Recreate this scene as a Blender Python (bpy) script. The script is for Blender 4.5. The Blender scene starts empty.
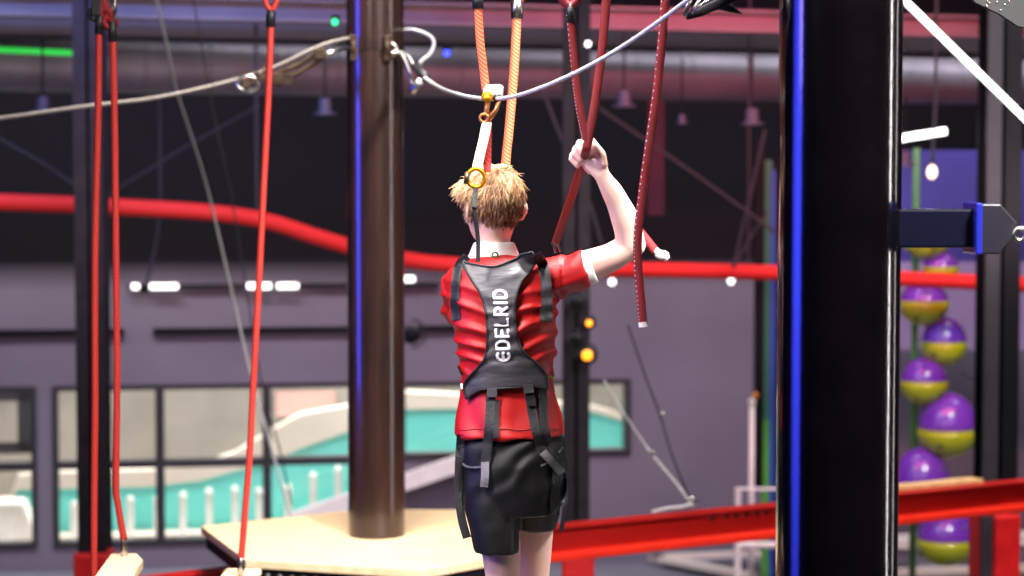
import bpy, bmesh, math, random
from mathutils import Vector, Matrix, noise
from mathutils.bvhtree import BVHTree
random.seed(7)
sc = bpy.context.scene
COL = sc.collection
V = Vector
# ------------------------------------------------------------------ camera
F = 2000.0
EYE = V((0, 0, 1.54))
TH = math.radians(2.92)
FWD = V((0, math.cos(TH), -math.sin(TH)))
UPV = V((0, math.sin(TH), math.cos(TH)))
def ray(px, py):
    return FWD + V((1, 0, 0)) * ((px - 512) / F) + UPV * ((288 - py) / F)
def Q(px, py, Y):
    """world point that lies at distance Y into the hall on the sight line measured in the photograph"""
    d = ray(px, py)
    return EYE + d * (Y / d.y)
cam_d = bpy.data.cameras.new('camera'); cam = bpy.data.objects.new('camera', cam_d); COL.objects.link(cam)
cam.location = EYE; cam.rotation_euler = (math.radians(90) - TH, 0, 0)
cam_d.sensor_width = 36; cam_d.lens = F * 36 / 1024; cam_d.clip_end = 200
cam_d.dof.use_dof = True; cam_d.dof.focus_distance = 4.95; cam_d.dof.aperture_fstop = 3.0
sc.camera = cam
sc.view_settings.view_transform = 'Standard'
sc.view_settings.look = 'None'
sc.view_settings.exposure = 0.0

# ------------------------------------------------------------------ materials
def srgb(c):
    return tuple(((x / 255) / 12.92 if x / 255 <= 0.04045 else ((x / 255 + 0.055) / 1.055) ** 2.4) for x in c) + (1,)
MATS = {}
def mat(name, c, rough=0.6, metal=0.0, c2=None, scale=8.0, bump=0.0, bscale=60.0, emit=0.0, spec=0.5, coat=0.0, stretch=None, sss=0.0, trans=0.0):
    if name in MATS: return MATS[name]
    m = bpy.data.materials.new(name); m.use_nodes = True; MATS[name] = m
    nt = m.node_tree; N = nt.nodes; L = nt.links
    b = N['Principled BSDF']
    b.inputs['Roughness'].default_value = rough; b.inputs['Metallic'].default_value = metal
    b.inputs['Specular IOR Level'].default_value = spec; b.inputs['Coat Weight'].default_value = coat
    b.inputs['Coat Roughness'].default_value = 0.08
    tc = N.new('ShaderNodeTexCoord'); mp = N.new('ShaderNodeMapping'); L.new(tc.outputs['Object'], mp.inputs['Vector'])
    if stretch: mp.inputs['Scale'].default_value = stretch
    nz = N.new('ShaderNodeTexNoise'); nz.inputs['Scale'].default_value = scale; nz.inputs['Detail'].default_value = 4
    L.new(mp.outputs['Vector'], nz.inputs['Vector'])
    rp = N.new('ShaderNodeValToRGB'); L.new(nz.outputs['Fac'], rp.inputs['Fac'])
    rp.color_ramp.elements[0].position = 0.35; rp.color_ramp.elements[1].position = 0.65
    a = srgb(c); bb = srgb(c2) if c2 else tuple(min(1, x * 1.12) for x in a[:3]) + (1,)
    rp.color_ramp.elements[0].color = a; rp.color_ramp.elements[1].color = bb
    L.new(rp.outputs['Color'], b.inputs['Base Color'])
    if emit:
        L.new(rp.outputs['Color'], b.inputs['Emission Color']); b.inputs['Emission Strength'].default_value = emit
    if bump:
        n2 = N.new('ShaderNodeTexNoise'); n2.inputs['Scale'].default_value = bscale; n2.inputs['Detail'].default_value = 5
        L.new(mp.outputs['Vector'], n2.inputs['Vector'])
        bp = N.new('ShaderNodeBump'); bp.inputs['Strength'].default_value = bump; bp.inputs['Distance'].default_value = 0.01
        L.new(n2.outputs['Fac'], bp.inputs['Height']); L.new(bp.outputs['Normal'], b.inputs['Normal'])
    if sss:
        b.inputs['Subsurface Weight'].default_value = sss; b.inputs['Subsurface Radius'].default_value = (0.02, 0.007, 0.004)
        b.inputs['Subsurface Scale'].default_value = 0.6
    if trans: b.inputs['Transmission Weight'].default_value = trans
    return m

def rope_mat(name, c, c2, freq=130.0, tilt=0.9, rough=0.6):
    m = mat(name, c, rough, c2=c2, bump=0.3, bscale=300)
    nt = m.node_tree; N = nt.nodes; L = nt.links; b = N['Principled BSDF']
    tc = N.new('ShaderNodeTexCoord'); mp = N.new('ShaderNodeMapping'); mp.inputs['Rotation'].default_value = (0, tilt, 0.3)
    L.new(tc.outputs['Object'], mp.inputs['Vector'])
    w = N.new('ShaderNodeTexWave'); w.inputs['Scale'].default_value = freq / 6.28; w.inputs['Distortion'].default_value = 0.6
    L.new(mp.outputs['Vector'], w.inputs['Vector'])
    r = N.new('ShaderNodeValToRGB'); r.color_ramp.elements[0].color = srgb(c); r.color_ramp.elements[1].color = srgb(c2)
    r.color_ramp.elements[0].position = 0.35; r.color_ramp.elements[1].position = 0.8
    L.new(w.outputs['Fac'], r.inputs['Fac']); L.new(r.outputs['Color'], b.inputs['Base Color'])
    return m

def wood_mat(name, c, c2, ang=0.0):
    m = mat(name, c, 0.5, c2=c2)
    nt = m.node_tree; N = nt.nodes; L = nt.links; b = N['Principled BSDF']
    tc = N.new('ShaderNodeTexCoord'); mp = N.new('ShaderNodeMapping'); mp.inputs['Rotation'].default_value = (0, 0, ang)
    mp.inputs['Scale'].default_value = (0.8, 14, 1)
    L.new(tc.outputs['Object'], mp.inputs['Vector'])
    nz = N.new('ShaderNodeTexNoise'); nz.inputs['Scale'].default_value = 4; nz.inputs['Detail'].default_value = 6; nz.inputs['Distortion'].default_value = 0.4
    L.new(mp.outputs['Vector'], nz.inputs['Vector'])
    r = N.new('ShaderNodeValToRGB'); r.color_ramp.elements[0].color = srgb(c); r.color_ramp.elements[1].color = srgb(c2)
    r.color_ramp.elements[0].position = 0.35; r.color_ramp.elements[1].position = 0.65
    L.new(nz.outputs['Fac'], r.inputs['Fac']); L.new(r.outputs['Color'], b.inputs['Base Color'])
    return m

M_FLOOR = mat('floor_grey', (92, 92, 104), 0.55, c2=(104, 103, 114), scale=1.5)
M_BLACKWALL = mat('black_paint', (18, 15, 20), 0.8)
M_CEIL = mat('ceiling_black', (28, 24, 28), 0.9)
M_BLACKSTEEL = mat('black_gloss_steel', (3, 2, 3), 0.14, c2=(5, 3, 5), coat=0.2, bump=0.04, bscale=25)
M_BROWNSTEEL = mat('brown_gloss_steel', (36, 24, 22), 0.24, c2=(54, 34, 28), scale=5, coat=0.4, bump=0.05, bscale=20, stretch=(4, 4, .5))
M_COLUMN = mat('dark_column', (37, 31, 36), 0.6, c2=(44, 38, 43))
M_COLDARK = mat('dark_column_face', (20, 17, 22), 0.5)
M_COLLIGHT = mat('grey_column_face', (52, 48, 53), 0.5)
M_RED = mat('red_pad', (206, 22, 26), 0.45, c2=(222, 30, 30))
M_REDSTEEL = mat('red_painted_steel', (160, 17, 13), 0.4, c2=(174, 22, 16), scale=2)
M_REDRAIL = mat('red_rail', (205, 26, 24), 0.75, c2=(220, 34, 28), scale=1)
M_ROPE_R = rope_mat('red_rope', (172, 32, 24), (204, 52, 36), 220)
M_ROPE_O = rope_mat('orange_rope', (232, 84, 44), (246, 150, 104), 260)
M_ROPE_D = mat('dark_red_webbing', (122, 9, 18), 0.55, c2=(146, 15, 25), bump=0.4, bscale=400)
M_WHITE = mat('white_thread', (240, 232, 228), 0.6)
M_STEEL = mat('bright_steel', (190, 186, 184), 0.28, metal=1.0, c2=(150, 146, 140), scale=30)
M_CABLE = mat('steel_cable', (128, 120, 112), 0.55, metal=0.3, c2=(104, 96, 90), scale=150)
M_CABLEW = mat('pale_cable', (206, 204, 204), 0.5, c2=(180, 178, 178), scale=150)
M_FAINT = mat('dim_cable', (44, 39, 46), 0.7)
M_BRONZE = mat('dark_shackle', (74, 58, 48), 0.35, metal=0.8, c2=(110, 90, 74), scale=20)
M_GOLD = mat('yellow_anodised', (236, 176, 30), 0.25, metal=0.7, c2=(220, 150, 20))
M_RUBBER = mat('black_rubber', (24, 22, 26), 0.5)
M_WOOD = wood_mat('birch_planks', (226, 190, 146), (238, 208, 168), -0.16)
M_WOODEDGE = mat('birch_edge', (196, 150, 100), 0.6, c2=(214, 172, 122), scale=30)
M_WOODSTEP = wood_mat('birch_step', (232, 200, 160), (242, 214, 178), 1.2)
M_DUCT = mat('galvanised_duct', (118, 112, 120), 0.5, metal=0.4, c2=(100, 95, 104), scale=2)
M_BEAMMAUVE = mat('dull_beam', (112, 96, 100), 0.6, c2=(96, 82, 88), scale=1.5)
M_TURQ = mat('turquoise_panel', (104, 214, 204), 0.5, c2=(112, 220, 210), scale=0.6)
M_CREAM = mat('cream_plaster', (226, 214, 200), 0.7, c2=(214, 202, 188), scale=1)
M_INBACK = mat('beige_room_wall', (140, 131, 124), 0.8, c2=(112, 104, 100), scale=0.7)
M_WPOST = mat('white_post', (232, 228, 220), 0.5)
M_FRAME = mat('window_frame', (40, 36, 42), 0.45)
M_PURPLE = mat('purple_plastic', (104, 52, 176), 0.22, c2=(120, 62, 190), scale=4, coat=0.5)
M_LIME = mat('lime_plastic', (170, 186, 24), 0.3, c2=(182, 198, 34), scale=4, coat=0.4)
M_HOLD = mat('olive_hold', (66, 92, 24), 0.6)
M_GREENPOLE = mat('green_pole', (64, 120, 52), 0.4)
M_LED = mat('white_led', (255, 255, 255), 0.4, emit=4.0)
M_LEDSOFT = mat('soft_led', (255, 250, 245), 0.4, emit=3.0)
M_AMBER = mat('amber_lamp', (255, 150, 30), 0.4, emit=2.6)
M_GREENL = mat('green_lamp', (40, 225, 140), 0.4, emit=2.0)
M_BLUEL = mat('blue_lamp', (50, 60, 255), 0.4, emit=4.0)
M_WARM = mat('warm_bulb', (255, 225, 190), 0.4, emit=2.0)
M_GREYLAMP = mat('grey_lamp_body', (64, 61, 78), 0.4)
M_LILAC = mat('lilac_panel', (128, 122, 162), 0.6, c2=(140, 136, 172), scale=1.0)
M_BLUEPAN = mat('blue_panel', (46, 48, 132), 0.6, c2=(40, 40, 112), scale=1.2)
M_MAGENTA = mat('magenta_cloth', (56, 8, 30), 0.8)
M_PGREEN = mat('green_panel', (64, 150, 52), 0.5, c2=(92, 176, 60), scale=0.8)
M_PDGREEN = mat('deep_green_panel', (40, 104, 76), 0.5)
M_PBLUE = mat('blue_strip', (38, 70, 150), 0.5)
M_MATGREY = mat('grey_mat', (120, 120, 130), 0.7)
M_MATDARK = mat('dark_mat', (62, 60, 70), 0.7)
# wall: grey below, black above
def wall_mat():
    m = mat('wall_two_tone', (112, 104, 116), 0.7, c2=(122, 114, 126), scale=0.7)
    nt = m.node_tree; N = nt.nodes; L = nt.links; b = N['Principled BSDF']
    src = b.inputs['Base Color'].links[0].from_socket
    g = N.new('ShaderNodeNewGeometry'); sx = N.new('ShaderNodeSeparateXYZ'); L.new(g.outputs['Position'], sx.inputs[0])
    mr = N.new('ShaderNodeMapRange'); mr.inputs['From Min'].default_value = 0.48; mr.inputs['From Max'].default_value = 0.78
    L.new(sx.outputs['Z'], mr.inputs['Value'])
    mx = N.new('ShaderNodeMix'); mx.data_type = 'RGBA'; L.new(mr.outputs[0], mx.inputs[0]); L.new(src, mx.inputs[6])
    mx.inputs[7].default_value = srgb((21, 17, 23)); L.new(mx.outputs[2], b.inputs['Base Color'])
    return m
M_WALL = wall_mat()
for m_ in (M_WALL, M_BLACKWALL, M_CEIL, M_COLUMN, M_COLDARK, M_COLLIGHT): m_.node_tree.nodes['Principled BSDF'].inputs['Specular IOR Level'].default_value = .12
def glass_mat():
    m = bpy.data.materials.new('window_glass'); m.use_nodes = True; nt = m.node_tree; N = nt.nodes; L = nt.links
    for n in list(N): N.remove(n)
    o = N.new('ShaderNodeOutputMaterial'); t = N.new('ShaderNodeBsdfTransparent'); g = N.new('ShaderNodeBsdfGlossy'); g.inputs['Roughness'].default_value = 0.05
    t.inputs['Color'].default_value = (.93, .95, .95, 1)
    x = N.new('ShaderNodeMixShader'); x.inputs[0].default_value = 0.06
    L.new(t.outputs[0], x.inputs[1]); L.new(g.outputs[0], x.inputs[2]); L.new(x.outputs[0], o.inputs[0]); return m
M_GLASS = glass_mat()
# person
M_SKIN = mat('skin', (240, 200, 184), 0.5, c2=(236, 188, 172), scale=14, sss=0.15, bump=0.05, bscale=90)
M_SHIRT = mat('red_jersey', (182, 17, 20), 0.45, c2=(196, 27, 26), scale=6, bump=0.15, bscale=500)
M_UNDER = mat('white_undershirt', (238, 232, 230), 0.75, bump=0.2, bscale=300)
M_SHORTS = mat('black_shorts', (9, 8, 11), 0.6, c2=(12, 11, 14), scale=6, bump=0.15, bscale=300)
M_HARN = mat('grey_harness_pad', (70, 67, 73), 0.45, c2=(80, 77, 83), scale=9, bump=0.25, bscale=40, stretch=(.3, 1, 1.6))
M_STRAP = mat('black_webbing', (28, 27, 31), 0.55, bump=0.3, bscale=300)
M_STRAPG = mat('grey_webbing', (104, 100, 106), 0.6, bump=0.3, bscale=300)
M_PRINT = mat('white_print', (238, 234, 238), 0.55)
M_YG = mat('neon_tag', (180, 210, 30), 0.5)
M_EYE = mat('eye_white', (240, 236, 232), 0.2)
M_LIPS = mat('lips', (190, 100, 96), 0.5)
def hair_mat():
    m = mat('blond_hair', (184, 130, 88), 0.48, c2=(250, 214, 166), scale=10, stretch=(6, 6, 1.2), bump=0.3, bscale=60)
    nt = m.node_tree; N = nt.nodes; L = nt.links; b = N['Principled BSDF']
    src = b.inputs['Base Color'].links[0].from_socket
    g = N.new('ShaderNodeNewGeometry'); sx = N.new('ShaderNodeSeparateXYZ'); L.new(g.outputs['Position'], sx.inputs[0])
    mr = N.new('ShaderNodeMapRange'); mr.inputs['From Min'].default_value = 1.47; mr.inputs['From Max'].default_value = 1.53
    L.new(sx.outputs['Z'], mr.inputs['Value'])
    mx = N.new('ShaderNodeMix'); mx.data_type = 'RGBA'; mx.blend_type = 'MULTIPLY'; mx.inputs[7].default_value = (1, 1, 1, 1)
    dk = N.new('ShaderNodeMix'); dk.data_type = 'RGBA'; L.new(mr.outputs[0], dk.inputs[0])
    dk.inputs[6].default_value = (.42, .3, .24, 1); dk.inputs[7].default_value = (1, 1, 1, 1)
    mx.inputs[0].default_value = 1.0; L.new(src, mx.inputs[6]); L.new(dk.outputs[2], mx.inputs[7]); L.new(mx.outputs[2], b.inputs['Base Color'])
    return m
M_HAIR = hair_mat()

# ------------------------------------------------------------------ mesh builder
class MB:
    def __init__(s): s.v = []; s.f = []
    def add(s, vs, fs):
        n = len(s.v); s.v += [V(p) for p in vs]; s.f += [tuple(i + n for i in f) for f in fs]; return s
    def box(s, c, size, rot=None):
        c = V(c); h = V(size) / 2; vs = []
        for x in (-1, 1):
            for y in (-1, 1):
                for z in (-1, 1):
                    p = V((x * h.x, y * h.y, z * h.z))
                    if rot: p = rot @ p
                    vs.append(c + p)
        return s.add(vs, [(0, 1, 3, 2), (4, 6, 7, 5), (0, 4, 5, 1), (2, 3, 7, 6), (0, 2, 6, 4), (1, 5, 7, 3)])
    def tube(s, pts, r, seg=12, cap=True, flat=None):
        """pts list of points, r number or list; flat=(ratio, refvec): squash in the direction perpendicular to ref"""
        pts = [V(p) for p in pts]; n = len(pts)
        rs = r if isinstance(r, (list, tuple)) else [r] * n
        ref = V((0, 0, 1))
        T = []
        for i in range(n):
            a = pts[max(0, i - 1)]; b = pts[min(n - 1, i + 1)]; t = (b - a); T.append(t.normalized() if t.length > 1e-9 else V((0, 0, 1)))
        ref = flat[1] if flat else (V((0, 1, 0)) if abs(T[0].y) < 0.9 else V((1, 0, 0)))
        u = (ref - T[0] * ref.dot(T[0])).normalized()
        vs = []; fs = []
        for i in range(n):
            if flat: u = (ref - T[i] * ref.dot(T[i])).normalized()
            else: u = (u - T[i] * u.dot(T[i])).normalized()
            w = T[i].cross(u)
            rr = rs[i]; ra, rb = (rr if isinstance(rr, tuple) else (rr, rr))
            if flat: ra = rb * flat[0]
            for k in range(seg):
                a = 2 * math.pi * k / seg
                vs.append(pts[i] + u * (math.cos(a) * ra) + w * (math.sin(a) * rb))
        for i in range(n - 1):
            for k in range(seg):
                k2 = (k + 1) % seg
                fs.append((i * seg + k, i * seg + k2, (i + 1) * seg + k2, (i + 1) * seg + k))
        if cap:
            fs.append(tuple(reversed(range(seg)))); fs.append(tuple((n - 1) * seg + k for k in range(seg)))
        return s.add(vs, fs)
    def ball(s, c, r, seg=16, rings=10, rot=None, zlo=-1.0, zhi=1.0):
        c = V(c); r = V(r) if not isinstance(r, (int, float)) else V((r, r, r)); vs = []; fs = []
        a0 = math.asin(zlo); a1 = math.asin(zhi)
        for i in range(rings + 1):
            a = a0 + (a1 - a0) * i / rings
            for k in range(seg):
                b = 2 * math.pi * k / seg
                p = V((math.cos(a) * math.cos(b) * r.x, math.cos(a) * math.sin(b) * r.y, math.sin(a) * r.z))
                if rot: p = rot @ p
                vs.append(c + p)
        for i in range(rings):
            for k in range(seg):
                k2 = (k + 1) % seg
                fs.append((i * seg + k, i * seg + k2, (i + 1) * seg + k2, (i + 1) * seg + k))
        fs.append(tuple(reversed(range(seg)))); fs.append(tuple(rings * seg + k for k in range(seg)))
        return s.add(vs, fs)
    def torus(s, c, R, r, ax=(0, 1, 0), seg=28, sub=8, sx=1.0, arc=1.0):
        ax = V(ax).normalized(); u = (V((0, 0, 1)) if abs(ax.z) < .9 else V((1, 0, 0))); u = (u - ax * u.dot(ax)).normalized(); w = ax.cross(u)
        n = int(seg * arc) + (1 if arc < 1 else 0)
        pts = [V(c) + u * (math.cos(2 * math.pi * k / seg) * R) + w * (math.sin(2 * math.pi * k / seg) * R * sx) for k in range(n)]
        if arc < 1: return s.tube(pts, r, sub)
        vs = []; fs = []
        for k, p in enumerate(pts):
            rad = (p - V(c)).normalized()
            for j in range(sub):
                a = 2 * math.pi * j / sub
                vs.append(p + rad * (math.cos(a) * r) + ax * (math.sin(a) * r))
        for k in range(n):
            k2 = (k + 1) % n
            for j in range(sub):
                j2 = (j + 1) % sub
                fs.append((k * sub + j, k * sub + j2, k2 * sub + j2, k2 * sub + j))
        return s.add(vs, fs)
    def prism(s, poly, d):
        n = len(poly); d = V(d); vs = [V(p) for p in poly] + [V(p) + d for p in poly]
        fs = [tuple(range(n)), tuple(reversed(range(n, 2 * n)))] + [(i, (i + 1) % n + 0, (i + 1) % n + n, i + n) for i in range(n)]
        return s.add(vs, fs)
    def quad(s, a, b, c, d): return s.add([a, b, c, d], [(0, 1, 2, 3)])

ORI = {}
def setp(o, label=None, cat=None, group=None, kind=None):
    if label: o['label'] = label
    if cat: o['category'] = cat
    if group: o['group'] = group
    if kind: o['kind'] = kind
    return o
def world_origin(o): return ORI[o.name]
def obj(name, m, material, parent=None, smooth=False, bevel=0.0, fixn=True, origin=None):
    vs = m.v
    if parent is not None: org = ORI[parent.name]
    elif origin is not None: org = V(origin)
    else:
        xs = [p.x for p in vs]; ys = [p.y for p in vs]; zs = [p.z for p in vs]
        org = V(((min(xs) + max(xs)) / 2, (min(ys) + max(ys)) / 2, min(zs)))
    me = bpy.data.meshes.new(name); me.from_pydata([p - org for p in vs], [], m.f); me.update()
    if fixn:
        b = bmesh.new(); b.from_mesh(me); bmesh.ops.recalc_face_normals(b, faces=b.faces); b.to_mesh(me); b.free()
    if smooth:
        for p in me.polygons: p.use_smooth = True
    me.materials.append(material)
    o = bpy.data.objects.new(name, me); COL.objects.link(o); ORI[o.name] = org.copy()
    if parent is not None: o.parent = parent
    else: o.location = org
    if bevel:
        bv = o.modifiers.new('edge', 'BEVEL'); bv.width = bevel; bv.segments = 2; bv.limit_method = 'ANGLE'
    if smooth == 'auto':
        pass
    return o
def thing(name, label, cat, loc, group=None, kind=None):
    o = bpy.data.objects.new(name, None); COL.objects.link(o); o.location = V(loc); ORI[o.name] = V(loc)
    o.empty_display_size = 0.1
    return setp(o, label, cat, group, kind)
def cr(pts, n=8):
    """Catmull-Rom through the points"""
    P = [V(p) for p in pts]; out = []
    for i in range(len(P) - 1):
        p0 = P[max(0, i - 1)]; p1 = P[i]; p2 = P[i + 1]; p3 = P[min(len(P) - 1, i + 2)]
        for k in range(n):
            t = k / n
            out.append(0.5 * ((2 * p1) + (p2 - p0) * t + (2 * p0 - 5 * p1 + 4 * p2 - p3) * t * t + (3 * p1 - p0 - 3 * p2 + p3) * t ** 3))
    out.append(P[-1]); return out
def qs(lst, Y, n=8): return cr([Q(p[0], p[1], p[2] if len(p) > 2 else Y) for p in lst], n)

# ------------------------------------------------------------------ the hall shell
WK = 0.15; WY = 20.9
WN = V((WK, -1, 0)).normalized(); WU = V((1, WK, 0)).normalized(); WO = V((0, WY, 0))
def WL(px, py, off=0.0):
    d = ray(px, py); o = WO + WN * off
    t = (o - EYE).dot(WN) / d.dot(WN); p = EYE + d * t
    return (p - o).dot(WU), p.z
def WP(u, z, off=0.0): return WO + WN * off + WU * u + V((0, 0, z))
def WQ(px, py, off=0.0):
    u, z = WL(px, py, off); return WP(u, z, off)
def wbox(m, u0, u1, z0, z1, o0, o1):
    return m.prism([WP(u0, z0, o0), WP(u1, z0, o0), WP(u1, z1, o0), WP(u0, z1, o0)], WN * (o1 - o0))
FZ = -2.35; CZ = 5.2; UL = -13.0; UR = 15.0
def struct(name, m, material, **k): return setp(obj(name, m, material, **k), kind='structure')
struct('floor', MB().box((1, 11.0, FZ - .05), (30, 34, .1)), M_FLOOR)
struct('ceiling', MB().box((1, 11.0, CZ + .05), (30, 34, .1)), M_CEIL)
struct('wall_left', MB().box((-13.4, 11, (CZ + FZ) / 2), (.1, 34, CZ - FZ)), M_BLACKWALL)
struct('wall_right', MB().box((15.4, 11, (CZ + FZ) / 2), (.1, 34, CZ - FZ)), M_BLACKWALL)
# windows (u0,u1,z0,z1)
def wr(x0, y0, x1, y1):
    a = WL(x0, y0); b = WL(x1, y1); return [a[0], b[0], b[1], a[1]]
w1 = wr(-70, 387, 38, 547); w2 = wr(52, 386, 374, 539)
a = WL(400, 382); b = WL(630, 454); w3 = [a[0], b[0], b[1], a[1]]
w1[2] = w2[2]; w1[3] = w2[3]
us = sorted({UL, UR, w1[0], w1[1], w2[0], w2[1], w3[0], w3[1]}); zs = sorted({FZ, CZ, w2[2], w2[3], w3[2], w3[3]})
wm = MB()
for i in range(len(us) - 1):
    for j in range(len(zs) - 1):
        cu = (us[i] + us[i + 1]) / 2; cz = (zs[j] + zs[j + 1]) / 2
        if any(w[0] < cu < w[1] and w[2] < cz < w[3] for w in (w1, w2, w3)): continue
        wbox(wm, us[i], us[i + 1], zs[j], zs[j + 1], -0.2, 0)
struct('wall_back', wm, M_WALL)
def window(name, w, mull, row):
    fr = MB(); t = .055
    u0, u1, z0, z1 = w
    wbox(fr, u0, u1, z0, z0 + t, -.16, .03); wbox(fr, u0, u1, z1 - t, z1, -.16, .03)
    wbox(fr, u0, u0 + t, z0 + t, z1 - t, -.16, .03); wbox(fr, u1 - t, u1, z0 + t, z1 - t, -.16, .03)
    for px in mull:
        u = WL(px, 450)[0]; wbox(fr, u - .045, u + .045, z0 + t, z1 - t, -.16, .03)
    if row is not None:
        wbox(fr, u0 + t, u1 - t, row - .04, row + .04, -.155, .025)
    f = struct(name, fr, M_FRAME)
    g = MB(); wbox(g, u0 + t, u1 - t, z0 + t, z1 - t, -.1, -.09)
    obj('pane', g, M_GLASS, f)
row = WL(200, 463)[1]
window('window_1', w1, [], row); window('window_2', w2, [160, 267], row); window('window_3', w3, [512], None)
# ---- room behind the windows
ib = MB(); wbox(ib, UL, 6, FZ, 2.0, -4.6, -4.5)
struct('wall_inner_back', ib, M_INBACK)
ib = MB(); wbox(ib, UL, 6, FZ - .1, FZ, -4.5, -.2); struct('floor_inner', ib, M_CREAM)
ib = MB(); wbox(ib, UL, 6, 1.2, 1.3, -4.5, -.2); struct('ceiling_inner', ib, M_INBACK)
ib = MB(); wbox(ib, 5.9, 6, FZ, 1.2, -4.5, -.2); struct('wall_inner_right', ib, M_INBACK)
top = [(-90, 520), (10, 505), (18, 489), (60, 488), (150, 486), (200, 480), (236, 470), (268, 462), (300, 448), (345, 432), (400, 409), (460, 408), (590, 411), (612, 417), (640, 428), (700, 440)]
band = [8, 8, 14, 16, 16, 16, 18, 30, 34, 26, 18, 14, 6, 6, 6, 6]
t = thing('curved_partition', 'turquoise half height partition with wavy cream top behind the windows', 'partition', WP(-3, FZ, -1.5))
pm = MB(); bmm = MB()
for i in range(len(top) - 1):
    (xa, ya), (xb, yb) = top[i], top[i + 1]
    ua, za = WL(xa, ya, -1.5); ub, zb = WL(xb, yb, -1.5)
    pm.prism([WP(ua, FZ, -1.5), WP(ub, FZ, -1.5), WP(ub, zb, -1.5), WP(ua, za, -1.5)], WN * -.1)
    ua2, za2 = WL(xa, ya - band[i], -1.5); ub2, zb2 = WL(xb, yb - band[i + 1], -1.5)
    bmm.prism([WP(ua, za - .002, -1.46), WP(ub, zb - .002, -1.46), WP(ub2, zb2, -1.46), WP(ua2, za2, -1.46)], WN * -.18)
obj('partition_panel', pm, M_TURQ, t); obj('cream_coping', bmm, M_CREAM, t)
km = MB(); ua, za = WL(0, 534, -1.2); ub, _ = WL(420, 534, -1.2); za = WL(200, 532, -1.2)[1]
wbox(km, ua, ub, FZ, za, -1.4, -1.1); obj('kick_board', km, M_CREAM, t)
for i, (px, y0) in enumerate([(74, 505), (130, 500), (157, 500), (183, 496), (209, 492), (235, 490), (259, 492), (288, 488), (313, 476), (338, 470)]):
    u, z0 = WL(px, y0, -1.0)
    p = MB(); wbox(p, u - .035, u + .035, FZ, z0, -1.05, -.95); p.ball(WP(u, z0, -1.0), (.04, .04, .05))
    setp(obj('fence_post', p, M_WPOST), 'short white post standing before the turquoise partition', 'post', 'white posts behind the windows')
# things behind window one
u0, z0 = WL(-60, 503, -1.0); u1, z1 = WL(36, 545, -1.0)
bx = MB(); bx.prism([WP(u0, FZ, -.9), WP(u1 + .1, FZ, -.9), WP(u1 - .12, z0, -.9), WP(u0, z0, -.9)], WN * -.4)
setp(obj('foam_block', bx, M_WPOST, bevel=.03), 'white foam block behind the leftmost window', 'block')
fm = MB(); u0, z0 = WL(-60, 455, -2); u1, z1 = WL(31, 392, -2)
for q in ((u0, u1, z0, z0 + .12), (u0, u1, z1 - .1, z1), (u1 - .15, u1, z0, z1)): wbox(fm, *q, -2.1, -2.0)
setp(obj('dark_frame', fm, M_COLLIGHT), 'grey picture-like frame on the room behind the leftmost window', 'frame')
u0, z0 = WL(272, 398, -3.5); u1, z1 = WL(284, 388, -3.5)
# red mural stroke
mm = MB(); wbox(mm, *(lambda a, b: (a[0], b[0], b[1], a[1]))(WL(276, 392, -4.4), WL(335, 416, -4.4)), -4.45, -4.4)
M_PINK = mat('faded_pink', (196, 138, 130), 0.8, c2=(176, 156, 148), scale=0.9)
setp(obj('wall_banner', mm, M_PINK), 'faded pink banner on the wall of the room behind the windows', 'banner')

# diagonal white stair stringer in front of wall
st = thing('stair_ramp', 'white edged stair ramp rising behind the far pole', 'ramp', WP(WL(300, 515, .8)[0], FZ, .8))
p0 = WL(285, 521, .8); p1 = WL(520, 440, .8)
s1 = MB(); s1.prism([WP(p0[0], p0[1] - .10, .8), WP(p1[0], p1[1] - .10, .8), WP(p1[0], p1[1] + .07, .8), WP(p0[0], p0[1] + .07, .8)], WN * .1); obj('stringer', s1, M_WPOST, st)
s2 = MB(); s2.prism([WP(p0[0], FZ, .55), WP(p1[0], FZ, .55), WP(p1[0], p1[1] - .1, .55), WP(p0[0], p0[1] - .1, .55)], WN * .2); obj('side_panel', s2, mat('ramp_side', (88, 82, 94), .7), st)

# black wall rails and lights
def wrail(x0, x1, y0, y1, label):
    m = MB(); u0, z0 = WL(x0, y0, .1); u1, z1 = WL(x1, y1, .1); z = (z0 + z1) / 2
    wbox(m, u0, u1, z - .03, z + .03, .03, .07)
    u = u0 + .2
    while u < u1: wbox(m, u - .02, u + .02, z - .02, z + .02, 0, .03); u += 1.2
    return setp(obj('wall_rail', m, M_COLDARK), label, 'rail')
wrail(-60, 124, 333, 333, 'black horizontal rail on the grey wall, cut off by the left edge')
wrail(153, 458, 333, 327, 'long black horizontal rail on grey wall behind the far pole')
m = MB(); u0, z0 = WL(128, 287, .1); u1, z1 = WL(440, 280, .1)
wbox(m, u0, u1, z0 + .0, z0 + .02, .02, .1); setp(obj('lamp_track', m, M_COLDARK), 'thin dark lamp track on the wall at the edge of the black paint', 'track')
for i, (x0, x1, y, lb) in enumerate([(132, 139, 286.5, 'tiny white wall lamp, first from the left on the track'), (150, 178, 286.5, 'longest white linear wall lamp beside the hanging microphone'),
        (247, 257, 286, 'short white wall lamp left of the single red rope'), (259, 271, 286, 'short white wall lamp right behind the single red rope'), (277, 298, 286, 'white linear wall lamp between single red rope and far pole'), (403, 414, 279, 'small white wall lamp just right of the far pole')]):
    m = MB(); u0, z0 = WL(x0, y, .12); u1, _ = WL(x1, y, .12); m.tube([WP(u0, z0, .14), WP(u1, z0, .14)], .03, 10)
    setp(obj('linear_lamp', m, M_LEDSOFT, smooth=True), lb, 'lamp', 'linear lamps on the wall track')
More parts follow.
